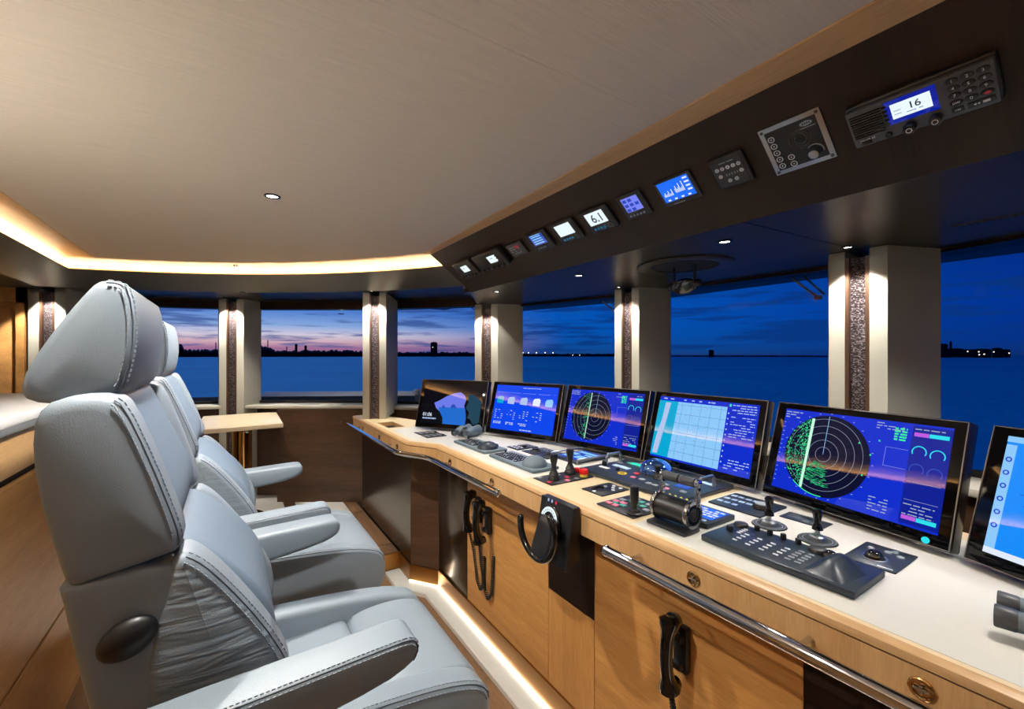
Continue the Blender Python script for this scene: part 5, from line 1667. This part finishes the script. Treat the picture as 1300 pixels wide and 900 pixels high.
def fill_uplight(X, Y, Z, power, label, aim):  # lamps added out of view to brighten the ceiling by bounce
    t = thing('fill_uplighter', label, 'lamp', (X, Y, Z), group='added fill lamps out of view')
    MB().lathe([(0, 0.0), (0.06, 0.0), (0.06, 0.012), (0.02, 0.016), (0.018, 0.10), (0.075, 0.16), (0.070, 0.16), (0.012, 0.105), (0, 0.105)], None, 28).build('shade', 'brushed_steel', t)
    MB().lathe([(0, 0.128), (0.030, 0.124)], None, 20).build('lens', 'lamp_lens', t)
    spot(t, (0, 0, 0.17), power, 165, 0.5, 0.07, (1.0, 0.93, 0.84), aim)
fill_uplight(-0.95, 1.25, 1.266, 32, 'unseen added steel uplighter on the white cabinet top left of the viewer', (0.35, 0.1, 1))
fill_uplight(-1.0, -0.6, 1.266, 8, 'unseen added steel uplighter on the white cabinet top behind the viewer', (0.3, 0.4, 1))
fill_uplight(0.6, -2.3, 1.5, 7, 'unseen added steel uplighter on the oak wall behind the viewer', (0.0, 0.6, 1))
# ------------------------------------------------------------------ outside: sea, shore, deck, wipers
SEA = -7.0
sea = bpy.data.objects.new('sea', MB().disc(0, 0, 9000, 0, 96).mesh('sea', 'sea_water'))
col.objects.link(sea)
sea.location = (0, 0, SEA)
sea['kind'] = 'stuff'; tag(sea, 'dark blue sea reaching to the far shore', 'sea')
def far(px, dist, z=SEA):
    b = bearing(px)
    return Vector((b.x * dist, b.y * dist, z))
def px2m(dist, px):
    """metres per picture column at that range and bearing"""
    return dist / math.hypot(FPX, px - 650) 
D = 1800.0
# low wooded bank, one continuous mass with a jagged crest
mb = MB()
cols_ = list(range(-40, 1100, 2))
r2 = random.Random(3)
crest = []
for i, p in enumerate(cols_):
    base = 25 if p < 470 else (19 if p < 640 else (12 if p < 800 else 5))
    hgt = base * r2.uniform(0.75, 1.15)
    if 212 <= p <= 232:
        hgt = 50 + r2.uniform(-4, 3) - abs(p - 222) * 0.9
    elif p < 275 and p > 180:
        hgt = 24 + r2.uniform(-4, 5)
    elif 330 <= p <= 345:
        hgt = 38 + r2.uniform(-5, 6)
    crest.append(hgt)
front, back = [], []
for p, hgt in zip(cols_, crest):
    b = bearing(p)
    f0, f1 = Vector((b.x, b.y)) * D, Vector((b.x, b.y)) * (D + 70)
    front.append((mb.bm.verts.new((f0.x, f0.y, SEA - 1)), mb.bm.verts.new((f0.x, f0.y, SEA + hgt * 0.7))))
    back.append((mb.bm.verts.new((f1.x, f1.y, SEA + hgt)), mb.bm.verts.new((f1.x, f1.y, SEA - 1))))
for i in range(len(cols_) - 1):
    a, b_, c_, d_ = front[i], front[i + 1], back[i], back[i + 1]
    mb.bm.faces.new((a[0], b_[0], b_[1], a[1]))
    mb.bm.faces.new((a[1], b_[1], d_[0], c_[0]))
    mb.bm.faces.new((c_[0], d_[0], d_[1], c_[1]))
shore = mb.build('shoreline', 'far_dark', kind='stuff')
tag(shore, 'dark wooded shoreline along the horizon', 'shoreline')
def block(px, wpx, hpx, label, name='far_building', dist=1700.0, cat='building', depth=18.0, group=None, lights=0):
    w, h = wpx * px2m(dist, px) * 1.0, hpx * px2m(dist, px)
    t = thing(name, label, cat, far(px, dist), -math.atan2(bearing(px).x, bearing(px).y), group)
    MB().box((0, depth / 2, h / 2), (w, depth, h)).box((0, depth / 2, h + h * 0.02), (w * 0.6, depth * 0.6, h * 0.05)).build('tower_body', 'far_building', t)
    for k in range(lights):
        MB().box((r2.uniform(-0.4, 0.4) * w, -0.3, h * r2.uniform(0.2, 0.8)), (2.4, 0.4, 2.4)).build('lit_window', 'shore_light', t)
    return t
block(551, 8.5, 18, 'dark tower block on the shore behind the farthest monitor', lights=1)
for px, hp, lab in ((340, 21, 'thin chimney on the far shore at the left of the window by the table'), (364, 13, 'short pointed spire on the far shore'), (376, 16, 'squat tower on the far shore in the middle of the window'), (388, 14, 'slim chimney on the far shore right of the squat tower'), (274, 18, 'thin mast on the far shore beside the table pillar')):
    block(px, 1.1 if 'squat' not in lab else 3.0, hp, lab, 'far_tower', 1700, 'tower', 6.0, 'towers on the far shore')
for px, wp, hp, lg_, lab in ((1198, 8, 17, 0, 'dark block at the left end of the right hand skyline'), (1207, 2.5, 20, 0, 'thin tower rising from the right hand skyline'), (1213, 14, 11, 0, 'long low block in the right hand skyline'), (1229, 13, 10, 1, 'low block with a few lights in the right hand skyline'),
                            (1247, 16, 11, 3, 'block with bright lit windows in the right hand skyline'), (1266, 9, 12, 1, 'darker tall block near the right end of the skyline'), (1276, 9, 10, 1, 'low block at the right end of the skyline'), (903, 6, 9, 0, 'small dark block on the shore beyond the hatch window')):
    block(px, wp, hp, lab, 'far_building', 1500.0 + 60 * ((int(px) * 3) % 7), 'building', 20.0, 'buildings on the far shore', lg_)
SHORE_L = ['leftmost tiny lamp in the row on the far shore', 'second tiny lamp from the left in the row on the far shore', 'middle tiny lamp of the bright row on the far shore', 'fourth tiny lamp from the left in the row on the far shore', 'rightmost lamp of the bright row on the far shore', 'faint low shore lamp right of the bright row', 'farther right of the two faint low shore lamps']
for i, px in enumerate((664, 671, 681, 692, 702, 727, 736)):
    t = thing('shore_lamp', SHORE_L[i], 'lamp', far(px, 1650.0), group='lamps on the far shore')
    hz = 15.0 if i < 5 else 6.0
    MB().cyl((0, 0, 0), (0, 0, hz), 0.5, 0.3, 6).build('mast', 'far_building', t)
    MB().ball((0, 0, hz), 2.2 if i < 5 else 1.5, None, 8, 6).build('lamp_head', 'shore_light', t)

# bulwark outside the far windows
BW = [(2.1, 4.95), (1.45, 5.35), (0.35, 5.95), (-0.2, 6.15), (-1.2, 6.45), (-2.4, 6.7)]
t = thing('bulwark', 'blue grey bulwark outside the far windows with white capping', 'bulwark', (0, 0, 0))
MB().sweep(BW, [(0.0, -0.6), (0.06, -0.6), (0.06, 0.955), (0.0, 0.955)]).build('bulwark_plate', 'deck_blue_grey', t)
MB().sweep(BW[:3], [(-0.08, 0.958), (0.0, 1.0), (0.10, 1.0), (0.14, 0.958)]).build('capping', 'boat_white', t)
dk = struct(MB().prism([(2.6, 3.0), (2.2, 5.0), (1.45, 5.42), (0.35, 6.0), (-2.4, 6.8), (-2.4, 5.3), (0.1, 4.95), (1.25, 4.2), (2.05, 3.3)], 0.55, 0.60).build('floor_side_deck', 'deck_blue_grey'), 'grey side deck outside the far windows', 'deck')
bit = thing('mooring_bollard', 'short dark bollard on the bulwark outside the window behind the chairs', 'bollard', (-0.57, 6.30, 0.956))
MB().lathe([(0, 0.0), (0.03, 0.0), (0.026, 0.01), (0.026, 0.07), (0.034, 0.08), (0.034, 0.10), (0, 0.105)], None, 16).build('post', 'far_building', bit)

t = thing('deck_lamp', 'small white deck lamp post outside the window beside the farthest monitor', 'lamp', (1.86, 4.90, 0.60))
MB().lathe([(0, 0.0), (0.03, 0.0), (0.02, 0.03), (0.018, 0.30), (0.03, 0.36), (0.03, 0.38), (0, 0.38)], None, 16).build('post', 'deck_blue_grey', t)
MB().lathe([(0, 0.375), (0.045, 0.38), (0.05, 0.40), (0.05, 0.43), (0.035, 0.445), (0, 0.45)], None, 18).build('cap', 'boat_white', t)
downlight(0.95, 4.62, 1.86, 14, 120, 'added fill light outside above the far window', 0.03, aim=(0.1, 0.9, -0.9), rad=0.02)  # added to light the bulwark and its capping
# wipers outside the front windows
def wiper(label, p, q, off):
    t = thing('window_wiper', label, 'wiper', p, group='window wipers outside')
    d_ = Vector(q) - Vector(p)
    o_ = Vector(off)
    MB().tube([(0, 0, 0), d_], 0.006, 8).build('wiper_arm', 'grey_mark', t)
    MB().tube([o_, d_ * 0.96 + o_ * 0.6], 0.005, 8).build('wiper_rod', 'grey_mark', t)
    MB().box(tuple(d_), (0.03, 0.03, 0.02), bevel=0.004).build('blade_joint', 'grey_mark', t)
wiper('window wiper outside the pane left of the broad pillar', (2.52, 1.22, 1.93), (2.52, 1.02, 1.74), (0, -0.06, 0.01))
wiper('window wiper outside the pane left of the hatch pillar', (2.42, 2.56, 1.93), (2.46, 2.33, 1.76), (0.01, -0.06, 0.01))
wiper('window wiper outside the pane left of the second monitor pillar', (1.93, 3.75, 1.93), (2.05, 3.58, 1.76), (0.04, -0.05, 0.01))
